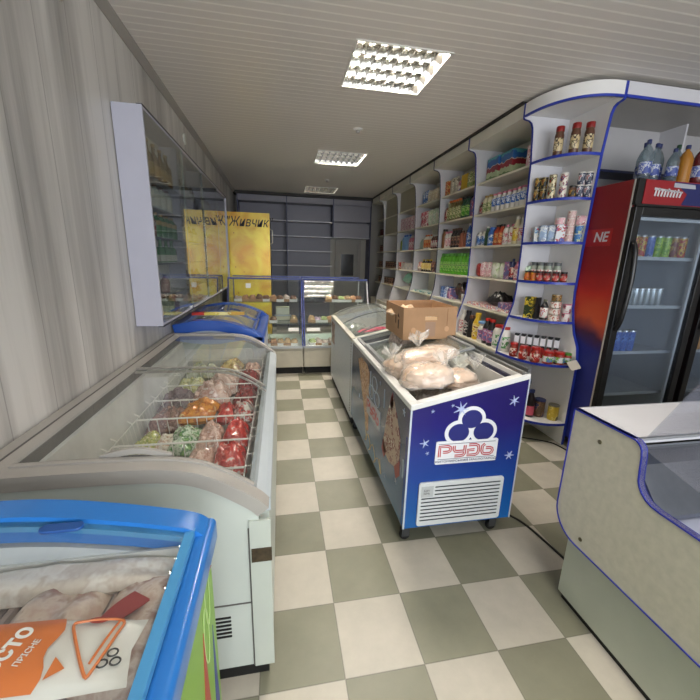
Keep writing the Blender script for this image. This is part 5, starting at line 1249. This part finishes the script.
def fill_mid():
    bread = printed('dumpling_print', ['d8b08c', 'e0c0a2', 'cc9c78', 'e8d2bc'], 16, .35, coat=.3)
    wrap = glass('polythene', 'fcfbf8', 1.8, .12, haze=.30, hazecol='f0ece6')
    def dbag(w, l, h, loc, rot, lab, seed, knot=None):
        q = thing('dumpling_bag', lab, 'frozen food', loc); q.rotation_euler = rot
        inner = MB()
        # lumpy filling
        n = 34; vs = []; fs = []; dirs = []
        for j in range(n+1):
            for i in range(2*n):
                th = PI*j/n; ph = PI*i/n
                d = Vector((math.sin(th)*math.cos(ph), math.sin(th)*math.sin(ph), math.cos(th)))
                e = (abs(d.x)**3+abs(d.y)**3+abs(d.z)**3)**(-1/3)
                lump = 1-noise.voronoi(d*5.5+Vector((seed, 0, 0)))[0][0]
                k = e*.93*(1+.16*noise.noise(d*1.7+Vector((seed, 0, 0)))+.10*lump)
                z = d.z*h/2*k
                vs.append((d.x*w/2*k, d.y*l/2*k, z if z > 0 else z*.7)); dirs.append(d)
        for j in range(n):
            for i in range(2*n):
                i2 = (i+1) % (2*n); fs.append((j*2*n+i, (j+1)*2*n+i, (j+1)*2*n+i2, j*2*n+i2))
        inner.add(vs, fs); part('filling', inner, bread, q, True)
        # film: looser wrinkled skin and a gathered frill
        vs2 = []
        for (x, y, z) in vs:
            v = Vector((x, y, z)); d = v.normalized()
            k = 1.03+.16*abs(noise.noise(v*22+Vector((seed, 7, 0))))+.10*abs(noise.noise(v*55+Vector((seed, 7, 0))))
            vs2.append(tuple(v*k))
        film_ = MB().add(vs2, fs)
        kx, ky, kz = knot
        m = 18; vv = []; ff = []
        for r_i, (rad, hh) in enumerate(((.012, 0), (.022, .03), (.045, .055), (.055, .075))):
            for k in range(m):
                a = 2*PI*k/m; rr = rad*(1+.35*math.sin(k*2.9+seed)*(r_i > 0)); vv.append((kx+rr*math.cos(a), ky+rr*math.sin(a)*.6, kz+hh*(1+.25*math.sin(k*1.7+seed))))
        for r_i in range(3):
            for k in range(m): k2 = (k+1) % m; ff.append((r_i*m+k, r_i*m+k2, (r_i+1)*m+k2, (r_i+1)*m+k))
        film_.add(vv, ff)
        part('plastic_film', film_, wrap, q, True)
    dbag(.18, .20, .13, (.70, 1.98, .835), (0, math.radians(-8), .3), 'bag of pale dumplings at left of the pile in blue freezer', 3, (-.04, .03, .06))
    dbag(.26, .22, .13, (.765, 1.755, .852), (0, math.radians(-10), -.25), 'nearest round bag of pale dumplings in blue freezer', 5, (.10, .0, .05))
    dbag(.34, .16, .10, (.84, 1.95, .915), (0, math.radians(-6), .1), 'long bag of pale dumplings on top of the pile', 8, (-.03, .05, .055))
    dbag(.20, .20, .10, (.965, 1.79, .815), (0, math.radians(-6), .2), 'lowest bag of pale dumplings at right of the pile', 12, (.14, .02, .03))
    bag('empty_bag', .16, .24, .09, mat('clear_film', 'c9c9bf', .2, coat=.6), (1.05, 2.05, .87), (.1, -.3, .5), 'empty crumpled clear bag right of the dumpling pile', 'bag', 77, .7)
    for i, (x, y, m) in enumerate(((.80, 2.30, 'c0a890'), (.78, 2.62, 'b09a90'), (1.0, 2.55, 'a8b0b0'), (.86, 2.10, 'b89c88'), (.85, 1.76, 'c8bcb0'))):
        bag('frozen_food_bag', .28, .28, .20, film('midfilm%d' % i, [m, 'dcd6ce', 'b8aca0', 'd0c4b8'], 9), (x, y, .66), (.1, .1, i), 'frozen pack under the lids of blue freezer, %s' % ['behind the dumplings', 'at far left end', 'at far right end', 'below the pile', 'nearest the logo end'][i], 'frozen food', 120+i)
    # cardboard box
    t = thing('cardboard_box', 'open brown cardboard box standing on the blue freezer', 'box', (.82, 2.335, .926), 0)
    t.rotation_euler = (0, math.radians(-1.2), math.radians(-1))
    W, D, H, T = .385, .45, .222, .005
    hw = .036
    b = MB()
    b.box(0, W, 0, D, 0, T)
    b.box(0, T, T, D-T, T, H).box(W-T, W, T, D-T, T, H).box(0, W, D-T, D, T, H)
    # front with hand slot
    zc0, zc1 = H*.60, H*.72; xa, xb = W*.40, W*.64
    b.box(0, xa, 0, T, T, H).box(xb, W, 0, T, T, H).box(xa, xb, 0, T, T, zc0).box(xa, xb, 0, T, zc1, H)
    part('carton', b, M_card, t)
    part('hand_slot_flap', MB().box(xa+.002, xb-.002, .006, .009, zc0-.01, zc1-.004), mat('cardboard_light', 'd8b48a', .8), t)
    s = MB()
    for cx, cz in ((.19*W, .30*H), (.82*W, .32*H)):
        s.prism([(cx+.017*math.cos(a), cz+.019*math.sin(a)) for a in [2*PI*k/16 for k in range(16)]], 1, -.0012, .001)
    part('vent_spots', s, mat('cardboard_spot', 'c9a07c', .8), t)
    part('tape_strip', MB().box(.41*W, .60*W, -.0008, .001, .02, zc0-.012), mat('clear_tape', 'a08068', .35), t)
    part('crease', MB().box(.815*W, .825*W, -.0008, .001, .42*H, H-.01), mat('cardboard_crease', '84603f', .8), t)
    part('stamp_print', MB().prism([(.10, .06), (.13, .06), (.13, .12), (.10, .13)], 0, -.0008, .001).prism([(.17, .09), (.19, .09), (.19, .15), (.17, .15)], 0, -.0008, .001).prism([(.09, .14), (.14, .145), (.12, .17)], 0, -.0008, .001), mat('stamp_brown', '4a3424', .8), t)
    bag('packing_film', .30, .36, .12, film('peach_film', ['d8b48c', 'e4ccae', 'c49a72', 'eadcc8'], 8), (.96, 2.56, 1.055), (0, .15, .2), 'peach coloured wrapped goods inside the cardboard box', 'bag', 140, .35)
    bag('frozen_food_bag', .18, .24, .16, film('underbox', ['8a7a70', 'a89a90', '6a5a50', 'b8aca0'], 10), (.90, 2.52, .878), (0, -.2, .2), 'flat frozen pack wedged under the cardboard box', 'frozen food', 141, .1)
fill_mid()
def build_white_freezer():
    y0, y1 = 2.975, 4.30
    t = thing('ice_cream_freezer', 'white slanted freezer with curved lids behind the dark blue one', 'freezer')
    wm = printed('speckled_white_print', ['ccd2d6', 'd4d8da', 'b8c0c6', 'dcdfe0'], 30, .35)
    slanted_body(t, y0, y1, wm, mat('rim_cream', 'c9c6ba', .3), zb=.07)
    part('plinth', MB().box(SLX0+.02, SLX1-.03, y0+.02, y1-.02, 0, .07), M_blackm, t)
    # bulging lids
    def arcz(x): u = (x-SLX0)/(SLX1-SLX0); return slz(x)+.055*math.sin(PI*min(1, max(0, u)))**.8
    xs = [SLX0+.03+(SLX1-SLX0-.06)*k/14 for k in range(15)]
    pr = [(x, arcz(x)) for x in xs][::-1]
    for a, b in ((y0+.04, 3.64), (3.62, y1-.04)):
        lid = part('curved_lid', MB().strip(pr, 1, a, b), M_glassf, t, 60)
        for q_ in (a, b-.012): part('lid_frame', MB().strip(pr, 1, q_, q_+.012, .008), mat('lid_frame_dark', '6a7070', .4), lid, 50)
    for a, b in ((y0+.02, y0+.04), (y1-.04, y1-.02)):
        part('lid_end', MB().prism([(x, z-.002) for x, z in pr]+[(SLX0+.03, slz(SLX0+.03)), (SLX1-.03, slz(SLX1-.03))], 1, a, b), mat('rim_cream', 'c9c6ba', .3) if a > 3.5 else M_glassf, t)
    # picture on the aisle side and the perforated corner strip
    part('side_picture', MB().box(SLX0+.001, SLX0+.0045, 4.02, 4.22, .50, .74), printed('side_picture_print', ['8a5040', 'b08870', 'c8b8a8', '5e2e24'], 12), t)
    d = MB()
    for k in range(26):
        z = .12+.025*k; d.box(SLX0+.001, SLX0+.0045, y0+.03, y0+.05, z, z+.010)
    part('dotted_strip', d, M_greyd, t)
    # pink package under the lid
    q = single('frozen_food_pack', MB().pillow(.16, .34, .05, 150, .1, 12, .6), film('hot_pink_pack', ['d0405e', 'e0607a', 'b02a48', 'e8c8cc'], 5), 'hot pink pack under the lids of the white freezer', 'frozen food', smooth=True, loc=(.86, 3.35, .80), rot=(0, -.2, -.9))
    for i, (x, y) in enumerate(((.78, 3.2), (.98, 3.6), (.80, 3.9), (1.0, 3.2))):
        bag('frozen_food_bag', .26, .3, .2, film('wf_film%d' % (i % 2), [['8f9690', 'aab0a8', '6a706c', 'b8b8a8'], ['7a8288', '9aa2a4', '5a6266', 'b0b4b0']][i % 2], 9), (x, y, .66), (.1, .15, i), 'pale frozen pack in the white freezer, %s from near end' % ORD[i], 'frozen food', 160+i)
build_white_freezer()

# ------------------------------------------------------------------ glass counter at the back
def build_back_counter():
    def zf(z): return 4.505+(z-.36)*(4.83-4.505)/(1.185-.36)
    blu = mat('counter_blue_edge', '26387f', .35)
    cr = mat('counter_cream', 'bdb7a6', .45, mott=.08)
    xs = [-.66, .275, 1.15]
    pm = {}
    for i in range(2):
        x0, x1 = xs[i]+.006, xs[i+1]-.006
        t = thing('display_counter', ['left slanted glass display counter before the yellow poster', 'right slanted glass display counter near the white freezer'][i], 'display counter', (0, 0, 0), 0, 'glass display counters at the back')
        part('base', MB().box(x0, x1, 4.53, 5.36, .09, .345), cr, t)
        part('toe_plinth', MB().box(x0+.01, x1-.01, 4.56, 5.33, 0, .09), M_blackm, t)
        part('floor_board', MB().box(x0, x1, 4.505, 5.36, .345, .362), M_white, t)
        for xx in (x0, x1-.014):
            poly = [(4.505, .362), (5.36, .362), (5.36, 1.185), (4.83, 1.185)]
            part('side_glass', MB().prism([(y+.012 if y < 5.1 else y-.012, z) for y, z in poly], 0, xx+.004, xx+.009), M_glass, t)
            pm_ = blu if not (i == 1 and xx > .9) else M_lav
            part('corner_post', MB().prism([(4.505, .362), (4.53, .362), (4.855, 1.185), (4.83, 1.185)], 0, xx, xx+.014), pm_, t)
            part('corner_post', MB().box(xx, xx+.014, 5.335, 5.36, .362, 1.185), pm_, t)
        part('top_frame', MB().box(x0, x1, 4.82, 4.842, 1.178, 1.20).box(x0, x1, 5.34, 5.36, 1.178, 1.20), blu, t)
        part('top_glass', MB().box(x0+.014, x1-.014, 4.842, 5.34, 1.186, 1.192), M_glass, t)
        part('front_glass', MB().prism([(4.510, .365), (4.515, .365), (4.835, 1.178), (4.830, 1.178)], 0, x0+.014, x1-.014), glass('counter_front_glass', 'fafdfc', 1.3), t)
        part('bottom_frame', MB().box(x0, x1, 4.50, 4.512, .345, .372), M_alu, t)
        for z, ya in ((.64, 4.66), (.90, 4.76)):
            part('glass_shelf', MB().box(x0+.015, x1-.015, ya, 5.33, z-.008, z), glass('shelf_glass', 'f4fbf8', 1.0), t)
    # goods on the three levels
    sweets = [film('sweet%d' % k, c, 30, .35) for k, c in enumerate((['9a3a2a', 'd8a878', '6a2a1c', 'e8d0b0'], ['b8885a', 'd8b888', '7a4a2a', 'e8d8b8'], ['8a6a9a', 'd0b0c8', '5a3a6a', 'e0d8e0'], ['7f9a4a', 'c8d088', '4a6a2c', 'd8d8b8'], ['c0a8a0', 'd8ccc4', '9a6a60', 'e8e0d8'], ['5a3a2c', '8a5a40', '2c1c14', 'b08a60']))]
    names = ['red brown', 'tan', 'lilac', 'green', 'pale pink', 'dark brown']
    lv = [(.362, 4.64, 'counter floor'), (.64, 4.76, 'middle glass shelf'), (.90, 4.86, 'upper glass shelf')]
    rnd = random.Random(5)
    for ci in range(2):
        a, b = xs[ci]+.08, xs[ci+1]-.07
        for li, (z, y, ln) in enumerate(lv):
            n = 9
            for k in range(n):
                if ci == 1 and li == 2 and k < 3: continue
                if ci == 0 and li == 1 and k in (6, 7): continue
                c = rnd.choice((0, 0, 1, 2, 3, 4, 5, 5, 0, 1))
                if ci == 1 and li == 0: c = rnd.choice((3, 4, 1))
                x = a+(b-a)*(k+.5)/n
                product('swt%d_%d' % (c, (k+li) % 2), 'sweet_tray', (lambda c=c, k=k: [('tray', MB().box(-.048, .048, -.07, .07, 0, .03), [M_white, M_card][k % 2], None), ('sweets', MB().pillow(.092, .14, .075, c+k, .35, 12, .3).tf(Matrix.Translation((0, 0, .034))), sweets[c], True)]), (x, y+.03*rnd.random(), z+.001), rnd.uniform(-.1, .1),
                        'tray of %s sweets, %s from left, %s, %s counter' % (names[c], ORD[k], ln, ['left', 'right'][ci]), 'sweets', 'sweet trays in the %s back counter' % ['left', 'right'][ci])
    sc = thing('shop_scale', 'cream electronic scale standing inside the left glass counter', 'scale', (.02, 4.98, .641))
    part('body', MB().box(-.10, .10, -.07, .07, 0, .05).box(-.09, .09, .02, .06, .05, .17), mat('scale_cream', 'c4bfa8', .4), sc, bev=.006)
    part('display', MB().box(-.085, .085, .0155, .02, .07, .15), mat('scale_pale', 'd2cfbf', .3), sc)
    part('platter', MB().box(-.11, .11, -.075, .015, .055, .062), M_steel, sc)
    single('price_card', MB().box(-.03, .03, -.001, .001, 0, .06), M_paper, 'small white price card taped at top left of counter glass', 'card', loc=(-.40, 4.752, 1.075), rot=(math.radians(-19.7), 0, 0))
    for i, (x, w) in enumerate(((.15, .13), (.40, .17), (.75, .10))):
        single('price_strip', MB().box(-w/2, w/2, -.001, .001, -.022, .022), M_paper, 'white price strip on counter glass, %s from left' % ORD[i], 'card', 'price strips on the counter glass', loc=(x, 4.573, .575), rot=(math.radians(-19.7), 0, 0))
build_back_counter()

# ------------------------------------------------------------------ red drinks fridges at right
def build_fridge(x0, lab, first):
    t = thing('drinks_fridge', lab, 'fridge', (x0, 2.20, 0), 0, 'red drinks fridges')
    W, D, H = .70, .62, 2.02
    side = bands('fridge_side_print', [(0, '1b2470'), (.40, '1b2470'), (.45, '3a1a3a'), (.52, 'c0502a'), (.62, 'b8281c'), (.72, '8e1518'), (.9, '7c1216')], 0.0, 2.0, .5, 'Z', 2.2, .28, 'LINEAR') if first else RED
    part('side_wall', MB().box(0, .03, 0, D, .08, H), side, t)
    part('side_wall', MB().box(W-.03, W, 0, D, .08, H), mat('fridge_red', '8e1518', .35), t)
    part('back_wall', MB().box(.03, W-.03, D-.03, D, .08, H), mat('fridge_inner', 'b8bfc8', .4), t)
    part('top_panel', MB().box(.03, W-.03, 0, D-.03, 1.84, H), M_black, t)
    part('floor_panel', MB().box(.03, W-.03, 0, D-.03, .08, .16), M_black, t)
    part('inner_liner', MB().box(.03, .036, .02, D-.03, .16, 1.84).box(W-.036, W-.03, .02, D-.03, .16, 1.84), MATS['fridge_inner'], t)
    part('corner_strip', MB().box(-.004, .006, -.006, .004, .08, H), mat('strip_white', 'b0a8a0', .3), t)
    # header
    h = part('header_sign', MB().box(.05, W-.01, -.035, 0, 1.865, H-.005), mat('header_red', '8c1c24', .3), t)
    part('header_frame', MB().box(0, .05, -.03, 0, 1.86, H).box(0, W, -.04, -.0355, 1.85, 1.865), M_black, h)
    part('blue_band', MB().prism([(.36, 1.87), (W-.02, 1.87), (W-.02, H-.01), (.27, H-.01), (.39, 1.94)], 1, -.0365, -.0355), mat('header_blue', '23285e', .3), h)
    part('white_stripe', MB().prism([(.27, 1.978), (.45, 1.975), (.44, 2.0), (.27, 2.005)], 1, -.038, -.0367), mat('header_pale', 'a8a8b0', .4), h)
    zig = []
    n = 9
    wmark = MB()
    for k in range(n):
        x = .125+.025*k; hh = .040+.008*math.sin(k*2.1)
        wmark.prism([(x, 1.918), (x+.012, 1.914), (x+.020, 1.918+hh), (x+.008, 1.922+hh)], 1, -.0385, -.0367)
    wmark.prism([(.12, 1.955), (.35, 1.945), (.352, 1.953), (.122, 1.968)], 1, -.0385, -.0367)
    part('white_wordmark', wmark, mat('wordmark_white', 'c8c8cc', .4), h)
    part('red_badge', MB().box(W-.17, W-.05, -.0385, -.0367, 1.895, 1.965), RED, h)
    # door
    d = MB(); fw = .055
    d.box(0, fw, -.045, -.004, .15, 1.845).box(W-fw, W, -.045, -.004, .15, 1.845).box(fw, W-fw, -.045, -.004, 1.79, 1.845).box(fw, W-fw, -.045, -.004, .15, .21)
    dr = part('door', d, M_black, t, bev=.004)
    part('pane', MB().box(fw, W-fw, -.030, -.026, .21, 1.79), glass('fridge_glass', 'eef2f6', 1.0, haze=.04, hazecol='aab4c4'), dr)
    part('inner_strip', MB().box(fw+.005, W-fw-.005, -.02, -.006, 1.765, 1.785).box(W-fw-.03, W-fw-.012, -.024, -.008, .22, 1.76), mat('seal_white', 'c4c8cc', .4), dr)
    hp = smooth_prof([(.028, -.045, 1.62), (.028, -.075, 1.56), (.032, -.088, 1.35), (.028, -.075, 1.10), (.028, -.045, 1.02)], 5)
    part('handle', MB().tube(hp, .018, 10), M_black, dr, True)
    lt = part('inside_light', MB().box(.06, W-.06, .02, .05, 1.80, 1.825), mat('inside_lamp_cover', 'd8dce0', .3), t)
    for z in (1.52, 1.175, .83, .5):
        s = MB(); s.tube([(.04, .03, z-.004), (W-.04, .03, z-.004)], .004, 6); s.box(.036, W-.036, .03, D-.04, z-.006, z-.003)
        s.box(.036, W-.036, .022, .027, z-.012, z+.012)
        part('shelf', s, mat('fridge_shelf', 'b4bac0', .35), t)
    if first:
        # side lettering on the red print
        bd = part('side_badge', MB().box(-.0025, 0.0, .10, .42, 1.60, 1.72), mat('side_badge_red', 'a01c1c', .35), t)
        text('lettering', 'NE', .095, mat('wordmark_white', 'c8c8cc', .4), bd, frame_m((-.003, .19, 1.66), (0, -1, 0), (0, 0, 1)), .0006, .15, .002)
    return t
build_fridge(2.305, 'red sided drinks fridge with black glass door next to corner shelving', True)
build_fridge(3.055, 'second drinks fridge at right edge of the picture', False)
def fill_fridges():
    cols = {'yr': printed('can_yellow_red', ['a8322a', 'c8a83a', '7a1c18', 'd8c87a'], 30), 'bl': printed('can_blue', ['3a5aa0', '5a7ac0', '2a3a70', 'b8c8e0'], 26), 'gr': printed('can_green', ['6a9a2c', 'a8c84a', '4a7a20', 'd8e0a8'], 26), 'ry': printed('can_dark_red', ['6a2018', 'a88a3a', '8a2a20', 'c8a860'], 26), 'sl': mat('can_silver', 'c0c8cc', .25, .7), 'b2': printed('can_bright_blue', ['3c62b4', '5a84d0', '2a468a', '9ab4e0'], 20), 'or': printed('can_orange', ['c88a3a', 'd8a85a', '9a5a20', 'e8d0a0'], 18)}
    seq = ['yr', 'yr', 'yr', 'bl', 'gr', 'gr', 'ry', 'yr']
    dn = {'yr': 'yellow and red', 'bl': 'blue', 'gr': 'green', 'ry': 'dark red', 'sl': 'silver', 'b2': 'bright blue', 'or': 'orange'}
    alu = mat('can_lid', 'b0b4b8', .3, .8)
    for j, c in enumerate(seq):
        product('can_'+c, 'can', S_can(.165, .031, cols[c], alu), (2.40+.07*j, 2.275, 1.5185), j, '%s can, %s from left, top shelf of red fridge' % (dn[c], ORD[j]), 'can', 'cans on top shelf of the red fridge')
    for j in range(8):
        product('can_sl', 'can', S_can(.14, .026, cols['sl'], alu), (2.42+.052*j, 2.275, 1.1735), 0, 'silver can, %s from left, second shelf of red fridge' % ORD[j], 'can', 'silver cans in the red fridge')
    for j in range(4):
        product('can_b2', 'can', S_can(.17, .029, cols['b2'], alu), (2.44+.06*j, 2.275, .8285), 0, 'bright blue can, %s from left, third shelf of red fridge' % ORD[j], 'can', 'blue cans in the red fridge')
    for i, z in enumerate((1.5185, 1.1735, .8285)):
        for j in range(3):
            product('can_or', 'can', S_can(.19, .034, cols['or'], alu), (3.17+.08*j, 2.275, z), 0, 'orange can, %s from left, %s shelf of second fridge' % (ORD[j], ORD[i]), 'can', 'orange cans in the second fridge')
    # big bottles on top of the fridges
    clear = glass('pet_clear', 'cdd8dc', 1.6, .08, haze=.16, hazecol='a8b4bc'); clb = mat('pet_label_blue', '4a5a9a', .4); 
    lbl2 = printed('pet_label', ['3c4c90', 'b8bcc8', '5a68a8', 'd0d4dc'], 18)
    spots = [(2.46, 2.30, .27, .040, 'c', 'clear bottle with blue cap, leftmost above the red fridge'), (2.555, 2.32, .26, .038, 'c', 'clear bottle with blue cap, second above the red fridge'), (2.64, 2.26, .22, .036, 'c', 'shorter clear bottle in front, above the red fridge'),
             (2.62, 2.47, .31, .042, 'l', 'labelled bottle behind, left of two above the red fridge'), (2.74, 2.47, .31, .042, 'l', 'labelled bottle behind, right of two above the red fridge'), (2.75, 2.27, .25, .044, 'a', 'amber drink bottle above the red fridge'), (2.85, 2.42, .30, .042, 'g', 'green capped bottle above the red fridge'), (2.87, 2.27, .26, .042, 'r', 'dark red drink bottle above the red fridge, at right'), (2.96, 2.30, .27, .042, 'l', 'labelled bottle above the red fridge, far right')]
    for x, y, h, r, k, lab in spots:
        body = {'c': clear, 'l': clear, 'a': mat('pet_amber', 'a06a20', .2, coat=.5), 'g': clear, 'r': mat('pet_dark_red', '5a1c20', .2, coat=.5)}[k]
        cap = {'c': NAVY, 'l': NAVY, 'a': NAVY, 'g': mat('cap_green', '20402c', .4), 'r': NAVY}[k]
        product('pet_%s_%d' % (k, h*100), 'bottle', S_bottle(h, r, body, cap, lbl2 if k != 'a' else None, neck=.28, lz=(.2, .48)), (x, y, 2.021 if y < 2.6 else 2.06), 0, lab, 'bottle')
fill_fridges()

# ------------------------------------------------------------------ sales counter at right, seen from its end
def build_right_counter():
    t = thing('sales_counter', 'cream sales counter with blue edging in the right foreground', 'counter')
    pts = [(1.185, .893), (1.185, .46)]
    for k in range(1, 9):
        a = PI/2*k/8; pts.append((1.185-.125*(1-math.cos(a)), .46-.12*math.sin(a)))
    pts += [(.55, .34), (.12, .34), (.12, .702), (.55, .702), (.79, .703)]
    for k in range(1, 7):
        a = PI/2*k/6; pts.append((.80+.078*math.sin(a), .703+.078*(1-math.cos(a))))
    pts += [(.884, .845)]
    for k in range(0, 6):
        a = PI/2*k/5; pts.append((.886+.040*(1-math.cos(a)), .853+.040*math.sin(a)))
    spk = mat('speckled_panel', 'b6b2a4', .45, mott=.10, mscale=35)
    part('end_panel', MB().prism(pts, 0, 1.170, 1.188), spk, t)
    part('edge_banding', MB().strip(pts+[pts[0]], 0, 1.1665, 1.1915, -.0045), mat('counter_blue', '1d2890', .4), t, 40)
    part('panel_screws', MB().lathe([(.008, 0), (.008, .003), (.003, .004)], 12, (0, 0, 0)).tf(Matrix.Translation((1.1695, 1.045, .815)) @ Matrix.Rotation(-PI/2, 4, 'Y')), mat('screw_brass', '6a6450', .4, .7), t)
    part('panel_screws', MB().lathe([(.008, 0), (.008, .003), (.003, .004)], 12, (0, 0, 0)).tf(Matrix.Translation((1.1695, 1.04, .385)) @ Matrix.Rotation(-PI/2, 4, 'Y')), MATS['screw_brass'], t)
    X1 = 3.3
    part('worktop', MB().box(1.19, X1, .93, 1.182, .868, .893), mat('worktop_white', 'c8c8cc', .35), t)
    part('worktop_edge', MB().box(1.19, X1, 1.182, 1.186, .866, .895).box(1.19, X1, .918, .93, .884, .893), M_alu, t)
    pf = mat('plinth_enamel', 'aeb1a4', .4, mott=.06)
    part('plinth', MB().box(1.212, X1, .15, 1.135, .03, .36), pf, t)
    part('black_toe', MB().box(1.222, X1-.02, .17, 1.12, 0, .03), M_blackm, t)  # black recessed toe below the plinth
    part('rear_panel', MB().box(1.19, X1, 1.155, 1.172, .36, .868), spk, t)
    part('front_panel', MB().box(1.19, X1, .125, .145, .36, .695), spk, t)
    # refrigerated well
    st = mat('well_steel', '8f949c', .3, 1.0, mott=.15, mscale=12)
    w = MB(); w.box(1.19, X1, .145, 1.155, .50, .512)
    part('well_floor', w, st, t)
    part('well_back', MB().box(1.19, X1, .905, .917, .512, .868).prism([(.905, .80), (.905, .72), (.80, .66), (.80, .675)], 0, 1.19, X1), st, t)
    part('well_ledge', MB().box(1.19, X1, .68, .905, .64, .652).box(1.19, X1, .668, .68, .60, .665), mat('ledge_white', 'c4c8d8', .3, .2), t)
    part('well_rail', MB().box(1.19, X1, .145, .20, .66, .695), M_alu, t)
    # glass: upright canopy pane rising from the worktop, and front glass
    part('front_glass', MB().prism([(.922, .8945), (.927, .8945), (.795, 1.175), (.790, 1.175)], 0, 1.225, X1-.02), glass('counter_clear_glass', 'f6f7fa', 1.6, haze=.03, hazecol='c8c8d8'), t)
    part('lower_glass', MB().prism([(.905, .86), (.909, .86), (.30, .715), (.30, .711)], 0, 1.20, X1-.02), MATS['counter_clear_glass'], t)
    kn = MB().lathe([(.018, 0), (.022, .01), (.022, .03), (.012, .036)], 14)
    single('steel_bowl', MB().lathe([(.03, 0), (.055, .02), (.065, .05), (.067, .052), (.06, .05), (.05, .022), (.02, .006)], 20), M_chrome, 'round steel bowl on the ledge inside the sales counter', 'bowl', smooth=True, loc=(1.52, .80, .653))
build_right_counter()

# power cable lying on the floor
cb = smooth_prof([(1.15, 1.95, .0065), (1.26, 1.70, .0065), (1.31, 1.646, .0065), (1.358, 1.546, .0065), (1.391, 1.329, .0065), (1.40, 1.25, .0065), (1.50, 1.19, .0065)], 6)
single('power_cable', MB().tube(cb, .006, 8), M_blackm, 'black power cable on floor between blue freezer and sales counter', 'cable', smooth=True)
cb = smooth_prof([(2.10, 2.62, .2) if False else (1.60, 2.66, .006), (1.90, 2.58, .006), (2.15, 2.46, .006), (2.24, 2.34, .006), (2.24, 2.0, .006), (2.2, 1.5, .006)], 6)
single('power_cable', MB().tube(cb, .005, 8), M_blackm, 'black power cable on floor under the corner shelving', 'cable', smooth=True)

# ------------------------------------------------------------------ daylight, world, camera
w = bpy.data.worlds.new('daylight'); bpy.context.scene.world = w; w.use_nodes = True
bgn = w.node_tree.nodes['Background']; bgn.inputs[0].default_value = (.80, .88, 1.0, 1); bgn.inputs[1].default_value = 1.0
for i, (a, c, p) in enumerate(((-.5, 1.3, 56), (1.6, 3.6, 56))):
    li = bpy.data.lights.new('window_daylight', 'AREA'); li.shape = 'RECTANGLE'; li.size = c-a-.1; li.size_y = 1.3; li.energy = p; li.color = (.93, .965, 1.0)
    lo = bpy.data.objects.new('window_daylight', li); COL.objects.link(lo); lo.location = ((a+c)/2, -2.32, 1.6); lo.rotation_euler = (-PI/2, 0, 0)
    lo.rotation_euler = (PI/2, 0, 0)

sc = bpy.context.scene
cam = bpy.data.cameras.new('camera'); co = bpy.data.objects.new('camera', cam); COL.objects.link(co); sc.camera = co
F, yaw, pit, rol = 363.1, -0.19107, 0.24454, -0.027908
cam.sensor_width = 36; cam.lens = F/700*36; cam.clip_start = .02
cy, sy, cp, sp_, cr, sr = math.cos(yaw), math.sin(yaw), math.cos(pit), math.sin(pit), math.cos(rol), math.sin(rol)
R1 = Matrix(((cy, sy, 0), (-sy, cy, 0), (0, 0, 1))); R2 = Matrix(((1, 0, 0), (0, cp, -sp_), (0, sp_, cp))); R3 = Matrix(((cr, 0, -sr), (0, 1, 0), (sr, 0, cr)))
Bm = R3 @ R2 @ R1
right, fwd, up = Bm[0], Bm[1], Bm[2]
mw = Matrix(((right[0], up[0], -fwd[0], 0), (right[1], up[1], -fwd[1], 0), (right[2], up[2], -fwd[2], 1.4561), (0, 0, 0, 1)))
co.matrix_world = mw
sc.view_settings.view_transform = 'Standard'; sc.view_settings.look = 'None'; sc.view_settings.gamma = 1; sc.view_settings.use_curve_mapping = False
sc.view_settings.exposure = 0.34
sc.cycles.max_bounces = 8; sc.cycles.transparent_max_bounces = 16; sc.cycles.sample_clamp_indirect = 4
sc.cycles.use_denoising = True
